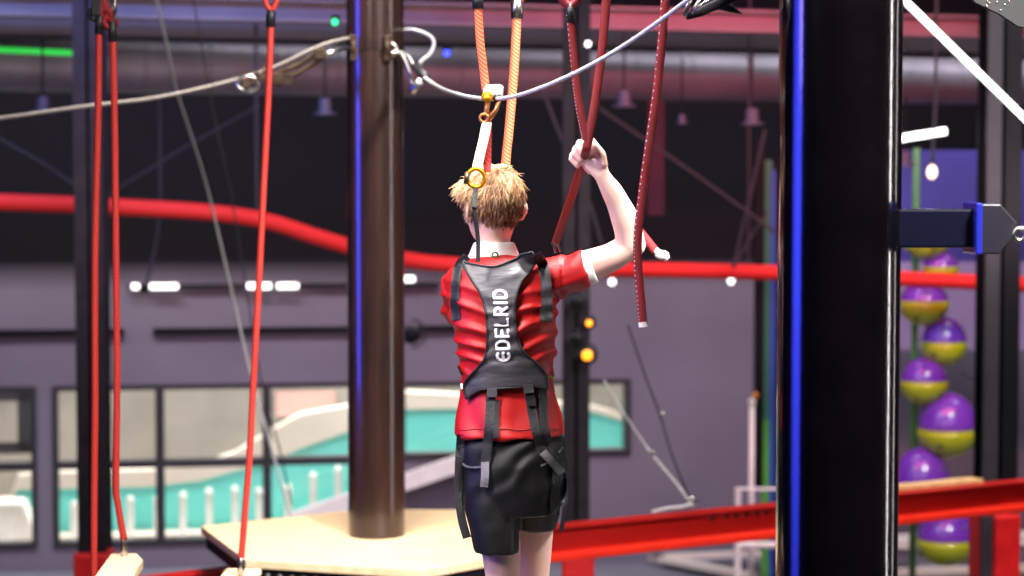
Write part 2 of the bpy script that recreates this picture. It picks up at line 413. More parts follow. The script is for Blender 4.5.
for i, (px, py, Y, s, lb) in enumerate([(612, 282, 20, .035, 'small round white light under the red rail, beside the sleeve'), (663, 255, 15, .035, 'X'), (731, 281, 20, .035, 'small round white light under the red rail between dangling strap and near pole'), (771, 283, 20, .03, 'small round white light under the red rail at the green strip'), (588, 44, 14, .022, 'small white ceiling lamp behind the dark red straps'), (1009, 427, 17, .04, 'small round white lamp beside the far right column')]):
    if lb == 'X': continue
    c = Q(px, py, Y)
    if py < 400: 
        t = thing('spot_lamp', lb, 'lamp', c, 'small round lamps')
    else: t = thing('spot_lamp', lb, 'lamp', c, 'small round lamps')
    obj('bulb', MB().ball(c, s, 12, 8), M_LEDSOFT, t, smooth=True)
    mm = MB(); mm.torus(c, s * 1.1, .01, (0, 1, 0)); mm.box(c + V((0, .05, 0)), (s, .08, s)); obj('housing', mm, M_COLDARK, t)

# ------------------------------------------------------------------ columns
def column(px0, px1, Y, ptop, name, label, padtop, padx0, padx1, rot=0, light=False):
    c = (Q(px0, 300, Y) + Q(px1, 300, Y)) / 2; w = (Q(px1, 300, Y) - Q(px0, 300, Y)).x
    t = thing(name, label, 'column', (c.x, Y + w / 2, FZ))
    zt = CZ if ptop is None else Q(px0, ptop, Y).z
    pz = Q(px0, padtop, Y).z
    m = MB()
    # H section: two flanges and a web
    m.box((c.x, Y + .01, (zt + FZ) / 2), (w, .02, zt - FZ)); m.box((c.x, Y + w, (zt + FZ) / 2), (w, .02, zt - FZ)); m.box((c.x, Y + w / 2, (zt + FZ) / 2), (.02, w, zt - FZ))
    m.box((c.x, Y + w / 2, FZ + .01), (w + .15, w + .15, .02))
    obj('shaft', m, M_COLUMN if not light else M_COLDARK, t)
    if light:
        m = MB(); m.box((c.x - w * .3, Y - .02, (zt + FZ) / 2), (w * .4, .03, zt - FZ)); obj('grey_cover', m, M_COLLIGHT, t)
    pc = (Q(padx0, padtop, Y) + Q(padx1, padtop, Y)) / 2; pw = (Q(padx1, padtop, Y) - Q(padx0, padtop, Y)).x
    R = Matrix.Rotation(rot, 3, 'Z')
    if rot: pw = pw / (abs(math.cos(rot)) + abs(math.sin(rot)))
    m = MB(); m.box((pc.x, Y + w / 2, (pz + FZ) / 2), (pw, max(pw, w + .1), pz - FZ), R)
    p = obj('crash_pad', m, M_RED, t, bevel=.02)
    return t, pc, pw, pz
column(75, 104, 14, None, 'steel_column', 'dark steel column with red base pad behind the paired red ropes', 553, 74, 108)
tcol, *_ = column(563, 590, 14, None, 'steel_column', 'dark steel column carrying amber spotlights behind the raised arm', 550, 562, 594)
column(984, 1020, 13, None, 'steel_column', 'two-tone steel column with red base pad at the right edge', 514, 980, 1018, rot=.35, light=True)
m = MB(); m.box(Q(985, 530, 12.65), (.04, .02, .07)); 
# stage spotlights on middle column
def spotlight(px, py, Y, r, label, mt, group='spotlights on the middle column'):
    c = Q(px, py, Y); t = thing('stage_spotlight', label, 'spotlight', c, group)
    m = MB(); m.tube([c + V((0, -.02, 0)), c + V((0, .05, 0)), c + V((0, .2, 0)), c + V((0, .28, 0))], [r * 1.35, r * 1.4, r * 1.2, r * .8], 16); obj('lamp_body', m, M_RUBBER, t, smooth=True)
    m = MB(); m.torus(c + V((0, .1, 0)), r * 1.9, .012, (0, 1, 0), arc=.5); m.box(c + V((-r * 1.5, .1, 0)), (r, .03, .06)); obj('yoke', m, M_RUBBER, t)
    m = MB(); m.ball(c + V((0, -.02, 0)), (r, .02, r), 16, 8); obj('lens', m, mt, t, smooth=True)
    return t
spotlight(589, 323, 13.7, .022, 'small amber spotlight on the middle column, upper one', M_AMBER)
spotlight(587, 355, 13.7, .036, 'bright amber spotlight on the middle column, lower one', M_AMBER)
spotlight(577, 302, 13.7, .035, 'unlit black spotlight above the amber ones on the middle column', M_COLDARK)
spotlight(577, 339, 13.7, .03, 'unlit black spotlight between the two amber ones', M_COLDARK)
spotlight(411, 334, 19, .07, 'unlit black spotlight on the wall rail right of the far pole', M_COLDARK, 'spotlights')

# ------------------------------------------------------------------ ceiling steel, ducts
def dline(x0, y0, Y0, x1, y1, Y1): return Q(x0, y0, Y0), Q(x1, y1, Y1)
a_, b_ = dline(-60, 64, 15.5, 1100, 84, 18.6)
t = thing('ventilation_duct', 'long galvanised round duct across the hall lit blue and red', 'duct', (a_ + b_) / 2)
n = 60; pts = [a_.lerp(b_, i / n) for i in range(n + 1)]
obj('duct_pipe', MB().tube(pts, .205, 40), M_DUCT, t, smooth=True)
m = MB(); dv = (b_ - a_).normalized()
for i in range(0, n, 3): m.torus(pts[i], .207, .006, dv, 40, 6)
obj('seam_ring', m, M_DUCT, t, smooth=True); t.children[-1]['kind'] = 'stuff'
a_, b_ = dline(-60, -9, 14.5, 1100, 20, 16.6)
t = thing('roof_beam', 'dull mauve roof beam above the round duct', 'beam', (a_ + b_) / 2)
dn = (b_ - a_); w = .2
m = MB(); m.prism([a_ + V((0, 0, .01)), a_ + V((0, .25, .01)), a_ + V((0, .25, -.01)), a_ + V((0, 0, -.01))], dn); obj('upper_flange', m, M_BEAMMAUVE, t)
m = MB(); o = V((0, 0, -.15)); m.prism([a_ + o + V((0, 0, .012)), a_ + o + V((0, .25, .012)), a_ + o + V((0, .25, -.012)), a_ + o + V((0, 0, -.012))], dn); obj('lower_flange', m, M_BEAMMAUVE, t)
m = MB(); m.prism([a_ + V((0, .12, 0)), a_ + V((0, .14, 0)), a_ + V((0, .14, -.15)), a_ + V((0, .12, -.15))], dn); obj('web', m, M_BEAMMAUVE, t)
# dark strip added for the dark gap between beam and duct
a_, b_ = dline(-60, 24, 15.2, 1100, 48, 17.6)
m = MB(); dn = b_ - a_; m.prism([a_ + V((0, 0, .08)), a_ + V((0, .1, .08)), a_ + V((0, .1, -.06)), a_ + V((0, 0, -.06))], dn)
setp(obj('gap_strip', m, mat('strip_dark', (62, 50, 56), .6)), 'dark strip filling the gap between roof beam and round duct', 'cable tray')
# glowing streak on the duct, modelled in place of reflected coloured light
def lightstreak(x0, y0, x1, y1, Y, mt, label, r=.012):
    a, b = Q(x0, y0, Y), Q(x1, y1, Y)
    m = MB(); m.tube([a, b], r, 8); setp(obj('light_streak', m, mt), label, 'light streak', 'light streaks along the duct')
lightstreak(-20, 49, 74, 53, 15.2, mat('green_streak', (40, 200, 70), .4, emit=.8), 'green glowing streak standing in for reflected light on the duct at left', .022)
for px, py, Y, mt, lb in [(335, 22, 13, M_GREENL, 'small green indicator lamp left of the far pole'), (447, 53, 13, M_BLUEL, 'small blue indicator lamp right of the far pole')]:
    c = Q(px, py, Y); t = thing('indicator_lamp', lb, 'lamp', c)
    obj('lens', MB().ball(c, .02, 12, 8), mt, t, smooth=True); obj('housing', MB().box(c + V((0, .05, .02)), (.05, .06, .06)), M_COLDARK, t, bevel=.008)
# ceiling spot heads
for px, py, Y, lb in [(325, 108, 15, 'pale ceiling spot head left of the far pole'), (43, 106, 15, 'pale ceiling spot head near the left edge'), (624, 100, 15, 'pale ceiling spot head right of the raised hand'), (682, 120, 16, 'tiny pale ceiling spot head under the duct'), (752, 118, 15, 'pale ceiling spot head left of the near pole'), (905, 160, 16, 'pale ceiling spot head right of the near pole')]:
    c = Q(px, py, Y); s = .6 if 'tiny' in lb else 1
    t = thing('ceiling_spot', lb, 'spot head', c, 'spot heads hanging below the duct')
    m = MB(); m.tube([c + V((0, 0, -.05 * s)), c + V((0, 0, -.035 * s)), c + V((0, 0, -.03 * s)), c + V((0, 0, .07 * s))], [.09 * s, .09 * s, .05 * s, .045 * s], 16); obj('lamp_head', m, M_GREYLAMP, t, smooth=False)
    m = MB(); m.tube([c + V((0, 0, .07 * s)), c + V((0, 0, .5))], .008, 8); obj('drop_rod', m, M_COLDARK, t)
# warm hanging bulb and tubes
c = Q(932, 172, 14); t = thing('pendant_bulb', 'warm white pendant bulb hanging right of the near pole', 'bulb', c)
obj('bulb', MB().ball(c, (.035, .035, .05), 16, 10), M_WARM, t, smooth=True); obj('cord', MB().tube([c + V((0, 0, .05)), c + V((.02, 0, .5)), c + V((.02, 0, 1.6))], .012, 8), M_FAINT, t)
m = MB(); m.tube([Q(896, -8, 10), Q(1040, 133, 10)], .0155, 12); setp(obj('led_tube', m, M_LED, smooth=True), 'long slanting white light tube in the upper right corner', 'light tube')
m = MB(); m.tube([Q(890, 140, 14), Q(946, 131, 14)], .024, 12); setp(obj('led_tube', m, M_LED, smooth=True), 'short nearly level white light tube beside the near pole', 'light tube')

# right-hand coloured panels
m = MB(); a = Q(905, 150, 19.5); b = Q(1060, 262, 19.5); m.box(((a.x + b.x) / 2, 19.6, (a.z + b.z) / 2), (b.x - a.x + .6, .1, a.z - b.z)); setp(obj('blue_wall_panel', m, M_BLUEPAN), 'dark blue climbing backdrop board behind the purple balls', 'panel')
m = MB(); a = Q(905, 262, 19.5); b = Q(1060, 350, 19.5); m.box(((a.x + b.x) / 2, 19.6, (a.z + b.z) / 2), (b.x - a.x + .6, .1, a.z - b.z)); setp(obj('lilac_wall_panel', m, M_LILAC), 'lilac backdrop board below the dark blue board', 'panel')
# ball tower
t = thing('climbing_ball_tower', 'tower of stacked purple and lime climbing balls on a green pole', 'climbing tower', Q(915, 560, 17))
pz = Q(915, 300, 17)
m = MB(); m.tube([V((pz.x, 17.0, FZ)), V((pz.x, 17.0, Q(915, 148, 17).z))], .03, 12); obj('pole', m, M_GREENPOLE, t, smooth=True)
m = MB(); m.tube([V((pz.x, 17.0, FZ)), V((pz.x, 17.0, FZ + .04))], .35, 24); obj('base_plate', m, M_COLDARK, t)
for (px, yb, hw, yt, yl) in [(926, 238, 24, 214, 259), (941, 268, 18, 252, 282), (924, 302, 25, 283, 326), (944, 343, 23, 317, 366), (924, 382, 24, 357, 405), (948, 430, 31, 392, 458), (921, 486, 30, 447, 505), (946, 540, 30, 508, 566)]:
    c = Q(px, yb, 16.85); r = hw * 16.85 / F; h1 = (yb - yt) * 16.85 / F; h2 = (yl - yb) * 16.85 / F
    m = MB(); m.ball(c, (r * .98, r * .98, h1), 28, 10, zlo=0, zhi=1); dome = obj('ball_dome', m, M_PURPLE, t, smooth=True)
    m = MB(); m.ball(c, (r, r, h2), 28, 10, zlo=-1, zhi=-0.0); m.tube([c, c + V((0, 0, .015))], r, 28); bowl = obj('ball_bowl', m, M_LIME, t, smooth=True)
    for k in range(5):
        m = MB()
        aa = k * 1.25 + px; zz = -.45 - .2 * (k % 2)
        d = V((math.cos(aa) * math.sqrt(1 - zz * zz) * r, math.sin(aa) * math.sqrt(1 - zz * zz) * r, zz * h2)); m.ball(c + d, .022, 8, 6)
        zz = .5; d = V((math.cos(aa + .5) * math.sqrt(1 - zz * zz) * r * .97, math.sin(aa + .5) * math.sqrt(1 - zz * zz) * r * .97, zz * h1)); m2 = MB(); m2.ball(c + d, .016, 8, 6)
        obj('grip_knob', m, M_HOLD, bowl, smooth=True); obj('grip_knob', m2, M_HOLD, dome, smooth=True)

# climbing strip (black, green, blue) and posts
t = thing('climbing_board', 'tall narrow climbing board striped black, green and blue beside the near pole', 'climbing board', (Q(765, 300, 18).x, 18, FZ))
for x0, x1, y0, y1, mt, nm, dy in [(756, 763, 140, 490, M_COLDARK, 'black_strip', 0), (763, 771, 160, 420, M_PDGREEN, 'green_strip', .01), (763, 771, 420, 545, M_PGREEN, 'light_green_strip', .01), (771, 777, 170, 545, M_PBLUE, 'blue_strip', 0), (777, 800, 150, 545, M_COLDARK, 'dark_strip', .0)]:
    a = Q(x0, y0, 18); b = Q(x1, y1, 18); m = MB(); m.box(((a.x + b.x) / 2, 18.05 + dy, (a.z + (b.z if y1 < 545 else FZ)) / 2), (b.x - a.x, .1, a.z - (b.z if y1 < 545 else FZ))); obj(nm, m, mt, t)
t = thing('barrier_frame', 'white tubular barrier frame standing before the striped climbing board', 'barrier', (Q(755, 540, 17.6).x, 17.6, FZ))
m = MB(); A = Q(738, 489, 17.6); B = Q(800, 545, 17.6)
m.tube([V((A.x, 17.6, FZ)), V((A.x, 17.6, A.z)), V((B.x, 17.6, A.z)), V((B.x, 17.6, FZ))], .03, 10); m.tube([V((A.x, 17.6, B.z)), V((B.x, 17.6, B.z))], .028, 10); obj('tube_frame', m, M_WPOST, t)
c = Q(752, 402, 17.9); t = thing('marker_post', 'slim white post with a rounded amber tip beside the barrier frame', 'post', (c.x, 17.9, FZ))
m = MB(); m.tube([V((c.x, 17.9, FZ)), c], .024, 12); m.ball(c, .036, 12, 8); obj('post_shaft', m, M_WPOST, t, smooth=True)
obj('amber_tip', MB().ball(c + V((.03, 0, .06)), .03, 10, 8), mat('amber_plastic', (210, 130, 40), .4), t, smooth=True)
# magenta banner
a = Q(648, 100, 17); b = Q(664, 215, 17); m = MB(); n = 10
for i in range(n):
    z0 = a.z + (b.z - a.z) * i / n; z1 = a.z + (b.z - a.z) * (i + 1) / n; f0 = .02 * math.sin(i); f1 = .02 * math.sin(i + 1)
    m.quad((a.x, 17 + f0, z0), (b.x, 17 - f0, z0), (b.x, 17 - f1, z1), (a.x, 17 + f1, z1))
setp(obj('hanging_banner', m, M_MAGENTA, smooth=True), 'narrow magenta cloth hanging behind the dangling dark red strap', 'banner')
# floor things bottom right: trampoline bed frames
def FQ(px, py, z=FZ):
    d = ray(px, py); return EYE + d * ((z - EYE.z) / d.z)
t = thing('trampoline_court', 'pale edged trampoline court with dark beds on the floor', 'trampoline', FQ(850, 560))
P4 = [FQ(648, 566), FQ(760, 588), FQ(1090, 576), FQ(1040, 550)]
def lp(u, v, z): 
    a = P4[0].lerp(P4[3], u); b = P4[1].lerp(P4[2], u); p = a.lerp(b, v); return V((p.x, p.y, FZ + z))
m = MB()
for (a, b, c, d) in [(0, 1, 0, .10), (0, 1, .9, 1), (0, .03, 0, 1), (.97, 1, 0, 1)]:
    m.prism([lp(a, c, .06), lp(b, c, .06), lp(b, d, .06), lp(a, d, .06)], (0, 0, .06))
obj('pale_border', m, M_CREAM, t)
m = MB(); m.prism([lp(0.02, .08, .01), lp(.98, .08, .01), lp(.98, .92, .01), lp(.02, .92, .01)], (0, 0, .07)); obj('grey_padding', m, M_MATGREY, t)
for k in range(5):
    m = MB(); cu = .12 + k * .19
    poly = [lp(cu + .06 * math.cos(j * math.pi / 4 + .39), .5 + .3 * math.sin(j * math.pi / 4 + .39), .081) for j in range(8)]
    m.prism(poly, (0, 0, .01)); obj('jump_bed', m, M_MATDARK, t)
t = thing('bench_rail', 'long low grey kerb on the floor behind the ball tower', 'kerb', (4.5, 20.2, FZ))
a = Q(890, 549, 20.0); b = Q(1060, 545, 20.3); hk = a.z - FZ; a.z = FZ; b.z = FZ; m = MB(); m.prism([a, b, b + V((0, 0, hk)), a + V((0, 0, hk))], (0, .3, 0)); obj('kerb_body', m, M_MATGREY, t)
m = MB(); m.prism([a + V((0, -.03, hk)), b + V((0, -.03, hk)), b + V((0, -.03, hk + .09)), a + V((0, -.03, hk + .09))], (0, .36, 0)); obj('kerb_top', m, M_WPOST, t)

# ------------------------------------------------------------------ red rail and red beam
pts = qs([(-60, 200, 14.6), (60, 204, 14.8), (140, 208, 15), (215, 213, 15.2), (270, 222, 15.4), (320, 238, 15.6), (370, 252, 15.8), (430, 263, 16), (520, 268, 16.2), (650, 270, 16.4), (780, 273, 16.6), (905, 279, 16.3), (1100, 288, 16.3)], 16, 8)
t = thing('zip_rail', 'red curving overhead rail sweeping across the whole hall', 'rail', pts[0])
m = MB(); m.tube(pts, .063, 20); obj('rail_tube', m, M_REDRAIL, t, smooth=True)
for k in (30, 78):
    m = MB(); p = pts[k]; m.tube([p + V((0, 0, .07)), p + V((0, 0, 3.0))], .012, 8); obj('hanger_rod', m, M_FAINT, t)
# I-beam
A = Q(130, 577, 9.55); A.z = -.27
def beam_pt(px, py, z):
    d = ray(px, py); return EYE + d * ((z - EYE.z) / d.z)
ZB = -.25
B0 = beam_pt(540, 527, ZB); B1 = beam_pt(1024, 480, ZB)
dr = (B1 - B0).normalized(); A0 = B0 - dr * .9; A1 = B1 + dr * 3
nr = V((dr.y, -dr.x, 0)).normalized()
if nr.y > 0: nr = -nr
t = thing('support_beam', 'red painted steel beam running low behind the wooden platform', 'beam', (A0 + A1) / 2)
def bsec(pr, z0, z1, o0, o1): pr.prism([A0 + nr * o0 + V((0, 0, z0)), A0 + nr * o1 + V((0, 0, z0)), A0 + nr * o1 + V((0, 0, z1)), A0 + nr * o0 + V((0, 0, z1))], A1 - A0)
m = MB(); bsec(m, -.012, 0, -.06, .05); obj('upper_flange', m, M_REDSTEEL, t)
m = MB(); bsec(m, -.15, -.012, -.006, .006); obj('web', m, M_REDSTEEL, t)
m = MB(); bsec(m, -.185, -.14, -.06, .06); obj('lower_flange', m, mat('lit_red_flange', (220, 40, 22), .35), t, bevel=.01)  # brighter red stands for light on this flange; the web keeps the shaded red
for px in (700, 714, 723, 733, 743, 752):
    m = MB()
    p = beam_pt(px, 508 - (px - 700) * .11, ZB); s = (p - A0).dot(dr); q = A0 + dr * s + nr * .012 + V((0, 0, -.04)); m.tube([q, q + nr * .02], .010, 6); obj('bolt_head', m, M_STEEL, t)
b0 = beam_pt(893, 490, ZB); b1 = beam_pt(978, 482, ZB); m = MB(); m.prism([b0 + nr * .05, b0 - nr * .06, b0 - nr * .06 + V((0, 0, .025)), b0 + nr * .05 + V((0, 0, .025))], b1 - b0); setp(obj('timber_board', m, M_WOODEDGE, bevel=.004), 'pale board lying on the red beam right of the near pole', 'board')
C0 = beam_pt(150, 577, -.2); C1 = beam_pt(238, 567, -.2); dc = (C1 - C0).normalized(); C0 = C0 - dc * 1.0; C1 = C1 + dc * .15; nc = V((dc.y, -dc.x, 0)).normalized()
if nc.y > 0: nc = -nc
t = thing('support_beam', 'short red steel beam end below the left edge of the wooden platform', 'beam', (C0 + C1) / 2)
for nm, z0, z1, o0, o1 in (('upper_flange', -.012, 0, -.05, .05), ('web', -.14, -.012, -.006, .006), ('lower_flange', -.155, -.14, -.05, .05)):
    m = MB(); m.prism([C0 + nc * o0 + V((0, 0, z0)), C0 + nc * o1 + V((0, 0, z0)), C0 + nc * o1 + V((0, 0, z1)), C0 + nc * o0 + V((0, 0, z1))], C1 - C0); obj(nm, m, M_REDSTEEL, t)

# ------------------------------------------------------------------ main poles
NP = Q(838.5, 300, 4.25)
t = thing('front_steel_pole', 'thick glossy black steel pole in the foreground', 'pole', (NP.x, 4.25, FZ))
m = MB(); m.tube([V((NP.x, 4.25, z)) for z in (FZ, -1, 0, 1, 2, 3, CZ)], .1295, 96); obj('pole_tube', m, M_BLACKSTEEL, t, smooth=True)
m = MB(); m.tube([V((NP.x, 4.24, FZ)), V((NP.x, 4.24, FZ + .03))], .26, 40); obj('foot_plate', m, M_COLDARK, t)
# bracket arm
bx0 = Q(884, 228, 4.24); bx1 = Q(972, 228, 4.24)
br = thing('cable_bracket', 'black square bracket arm with end plate on the near pole', 'bracket', bx0)
m = MB(); hh = .041; cz = (Q(930, 209, 4.2).z + Q(930, 248, 4.2).z) / 2
m.box(((bx0.x + bx1.x) / 2, 4.24, cz), (bx1.x - bx0.x, .085, hh * 2)); obj('arm', m, mat('bracket_gloss', (10, 11, 24), .15, coat=.3), br, bevel=.005)
m = MB(); ex = bx1.x; m.box((ex + .0, 4.235, cz), (.014, .125, .108)); obj('end_flange', m, mat('blue_reflection', (26, 30, 120), .2, coat=.4), br, bevel=.003)  # blue reflection put into the flange colour
m = MB(); z0 = Q(1000, 204, 4.2).z; z1 = Q(1000, 254, 4.2).z; xr = Q(1016, 228, 4.2).x; xm = Q(999, 228, 4.2).x
m.prism([(ex + .006, 4.19, z0), (xm, 4.19, z0), (xr, 4.19, cz + .012), (xr, 4.19, cz - .012), (xm, 4.19, z1), (ex + .006, 4.19, z1)], (0, .09, 0)); obj('gusset', m, mat('gusset_black', (24, 22, 30), .35), br, bevel=.003)
m = MB(); m.tube([(xr - .01, 4.2, cz), (xr + .1, 4.2, cz)], .005, 10); m.torus((xr - .0, 4.17, cz - .012), .012, .004, (0, 1, 0)); obj('eye_bolt', m, M_STEEL, br, smooth=True)
# far pole
FP = Q(376, 300, 8.78)
t = thing('platform_steel_pole', 'glossy dark brown steel pole rising through the wooden platform', 'pole', (FP.x, 8.78, FZ))
PY = 8.78
m = MB(); m.tube([V((FP.x, PY, z)) for z in (FZ, -1, 0, .5, 1, 1.5, 2, 3, CZ)], .1255, 80); obj('pole_tube', m, M_BROWNSTEEL, t, smooth=True)
m = MB(); m.tube([V((FP.x, PY, FZ)), V((FP.x, PY, FZ + .03))], .26, 40); obj('foot_plate', m, M_COLDARK, t)
# clamp collar with lugs
zc = Q(375, 46, 8.77).z
t = thing('pole_clamp', 'dark steel clamp collar with eye lugs around the far pole', 'clamp', (FP.x, PY, zc))
for px in (354, 388):
    m = MB(); q = Q(px, 48, 8.64); m.box(q, (.03, .03, .11)); m.torus(q + V((0, -.025, .0)), .022, .007, (1, 0, 0)); obj('lug', m, M_BRONZE, t, smooth=False, bevel=.004)
m = MB(); m.tube([V((FP.x, PY, zc - .02)), V((FP.x, PY, zc + .02))], .128, 60); obj('collar', m, M_BROWNSTEEL, t, smooth=False)

# ------------------------------------------------------------------ wooden platform
poly = [(-1.41, 9.0), (-1.10, 8.19), (-.36, 7.955), (.12, 8.42), (.17, 8.9), (-.1, 9.47), (-.74, 9.47)]
pt = thing('wooden_platform', 'pale birch plank platform around the far brown pole', 'platform', (FP.x, PY, -.06))
dirp = V((poly[2][0] - poly[1][0], poly[2][1] - poly[1][1], 0)).normalized(); nrm = V((-dirp.y, dirp.x, 0))
def clip(poly, n, c0, c1):
    def half(P, s, c):
        out = []
        for i in range(len(P)):
            a = P[i]; b = P[(i + 1) % len(P)]; da = s * (a.dot(n) - c); db = s * (b.dot(n) - c)
            if da >= 0: out.append(a)
            if da * db < 0: out.append(a.lerp(b, da / (da - db)))
        return out
    P = half(poly, 1, c0); P = half(P, -1, c1) if len(P) > 2 else P
    return P
PV = [V((x, y, -.035)) for x, y in poly]
ds = [p.dot(nrm) for p in PV]; d0 = min(ds); k = 0
while d0 < max(ds):
    c = clip(PV, nrm, d0 + .0015, d0 + .1385)
    if len(c) > 2:
        m = MB(); m.prism(c, (0, 0, .035)); obj('deck_plank', m, M_WOOD, pt, bevel=.003)
    d0 += .14; k += 1
cen = V((FP.x, PY, 0))
m = MB(); m.prism([cen + (V((p.x, p.y, 0)) - cen) * .97 + V((0, 0, -.1)) for p in PV], (0, 0, .064)); obj('steel_subframe', m, M_COLDARK, pt)
for i in range(14):
    m = MB()
    p = PV[1].lerp(PV[2], (i + .5) / 14); q = cen + (V((p.x, p.y, 0)) - cen) * .972 + V((0, 0, -.068)); m.ball(q, .014, 8, 6); obj('bolt_head', m, M_STEEL, pt)

# hanging swing steps with red ropes
YDUM = 0
def rope(name, pts, r, mt, parent=None, **k): return obj(name, MB().tube(pts, r, 12, **k), mt, parent, smooth=True)
def ferrule(p, h, r, parent, up=V((0, 0, 1))):
    m = MB(); m.tube([p - up * h / 2, p - up * h * .45, p + up * h * .45, p + up * h / 2], [r * .8, r, r, r * .8], 14); return obj('ferrule', m, M_STEEL, parent, smooth=True)
YA = 6.4
sp = Q(125, 556, YA)
st1 = thing('swing_step', 'pale wooden swing step hung on red rope at lower left', 'step', sp + V((0, .0, -.04)))
pl = [beam_pt(x, y, sp.z) for x, y in ((111, 553), (137, 553), (143, 559), (137, 568), (124, 600), (78, 600), (100, 568))]
m = MB(); m.prism([p + V((0, 0, -.035)) for p in pl], (0, 0, .035)); obj('step_board', m, M_WOODSTEP, st1, bevel=.006)
ferrule(Q(124, 548, YA), .06, .011, st1)
r1 = thing('red_rope', 'red rope slanting down to the wooden swing step at lower left', 'rope', Q(113, 38, YA), 'red ropes of the swing steps')
rope('rope_line', qs([(113, 36), (115, 150), (116, 260), (117, 380), (116, 480), (118, 505), (124, 540)], YA), .011, M_ROPE_R, r1)
obj('end_sleeve', MB().tube([Q(112, 20, YA), Q(113, 42, YA)], .013, 12), M_RUBBER, r1, smooth=True)
r2 = thing('red_rope', 'red rope farthest left, running out through the bottom of the photo', 'rope', Q(97, 30, YA), 'red ropes of the swing steps')
rope('rope_line', qs([(99, 28), (98, 120), (95, 260), (95, 400), (94, 520), (94, 600), (94, 640)], YA), .011, M_ROPE_R, r2)
obj('end_sleeve', MB().tube([Q(100, 14, YA), Q(99, 34, YA)], .014, 12), M_RUBBER, r2, smooth=True)
# board hung by r2 below frame
c = Q(94, 645, YA); t2 = thing('swing_step', 'wooden swing step just below the bottom edge on the farthest left rope', 'step', c)
obj('step_board', MB().box(c, (.3, .14, .035)), M_WOODSTEP, t2, bevel=.006)
# knot/carabiner cluster at top of ropes 1 & 2
ck = Q(104, 8, YA); t = thing('rope_knot', 'tangled red rope loop with black clips at the upper left', 'knot', ck)
m = MB(); m.tube(qs([(100, 16), (103, 4), (100, -10), (98, -30)], YA), .014, 10); m.tube(qs([(112, 22), (108, 14), (104, 2), (101, -12)], YA), .014, 10); m.torus(Q(106, 16, YA), .02, .011, (.3, 1, .2)); m.torus(Q(110, 22, YA), .018, .01, (-.4, 1, .1)); obj('rope_loop', m, M_ROPE_D, t, smooth=True)
m = MB(); m.torus(Q(114, 8, YA), .035, .006, (.9, .4, 0), sx=.5); obj('clip', m, M_STEEL, t, smooth=True)
m = MB(); m.box(Q(97, 8, YA), (.03, .03, .05)); m.torus(Q(96, 14, YA), .02, .007, (0, 1, 0)); obj('black_buckle', m, M_RUBBER, t, bevel=.004)
# single rope
YB = 7.0
r3 = thing('red_rope', 'single red rope left of the far pole ending on the platform edge', 'rope', Q(271, 20, YB), 'red ropes of the swing steps')
rope('rope_line', qs([(271, 22), (269, 80), (264, 180), (259, 280), (253, 390), (250, 450), (246, 500), (241, 562)], YB), .0115, M_ROPE_R, r3)
obj('end_sleeve', MB().tube([Q(271, 10, YB), Q(271, 14, YB), Q(270.5, 27, YB)], [.013, .0165, .0165], 12), M_RUBBER, r3, smooth=True)
m = MB(); m.tube(qs([(271, 12), (266, 3), (266, -6), (271, -14)], YB), .009, 10); m.tube(qs([(271, 12), (276, 3), (276, -6), (271, -14)], YB), .009, 10); obj('thimble_loop', m, M_ROPE_R, r3, smooth=True)
ferrule(Q(241, 566, YB), .06, .013, r3)
c = Q(238, 577, YB); t = thing('swing_step', 'wooden swing step hung from the single red rope', 'step', c)
obj('step_board', MB().box(c + V((0, 0, -.012)), (.13, .3, .03)), M_WOODSTEP, t, bevel=.008)

# ------------------------------------------------------------------ steel safety cables
t = thing('safety_cable', 'grey steel cable sagging from the left edge up to the far pole', 'cable', Q(350, 40, 8.7))
rope('cable_line', qs([(-60, 123, 8.2), (0, 118, 8.3), (80, 107, 8.4), (160, 97, 8.5), (235, 80, 8.6), (275, 67, 8.62), (320, 46, 8.66), (350, 38, 8.72)], 8.5), .0088, M_CABLE, t)
t = thing('turnbuckle', 'dark turnbuckle link joining the sagging cable to the far pole', 'turnbuckle', Q(290, 75, 8.55))
m = MB(); Yt = 8.5
m.tube([Q(272, 76, Yt), Q(300, 64, Yt), Q(318, 51, Yt)], [.012, .011, .011], 10); m.tube([Q(277, 86, Yt), Q(303, 70, Yt), Q(322, 58, Yt)], [.013, .011, .012], 10)
m.box(Q(320, 54, Yt), (.05, .05, .045)); m.box(Q(283, 79, Yt), (.09, .04, .05), Matrix.Rotation(-.0, 3, 'Y')); obj('link_body', m, M_BRONZE, t, bevel=.006)
m = MB(); m.tube([Q(325, 55, Yt + .03), Q(338, 50, Yt + .08), Q(350, 48, 8.74)], .009, 10); obj('pull_rod', m, M_STEEL, t, smooth=True)
for px, py in [(247, 81), (255, 77), (263, 74)]:
    m = MB(); m.torus(Q(px, py, Yt + .03), .026, .006, (1, 0, -.3), sx=1); m.box(Q(px, py + 4, Yt), (.03, .05, .025)); obj('wire_clip', m, M_BRONZE, t, bevel=.003)
m = MB(); m.torus(Q(248, 84, Yt), .03, .01, (0, 1, 0), sx=1.5); obj('thimble', m, M_STEEL, t, smooth=True)
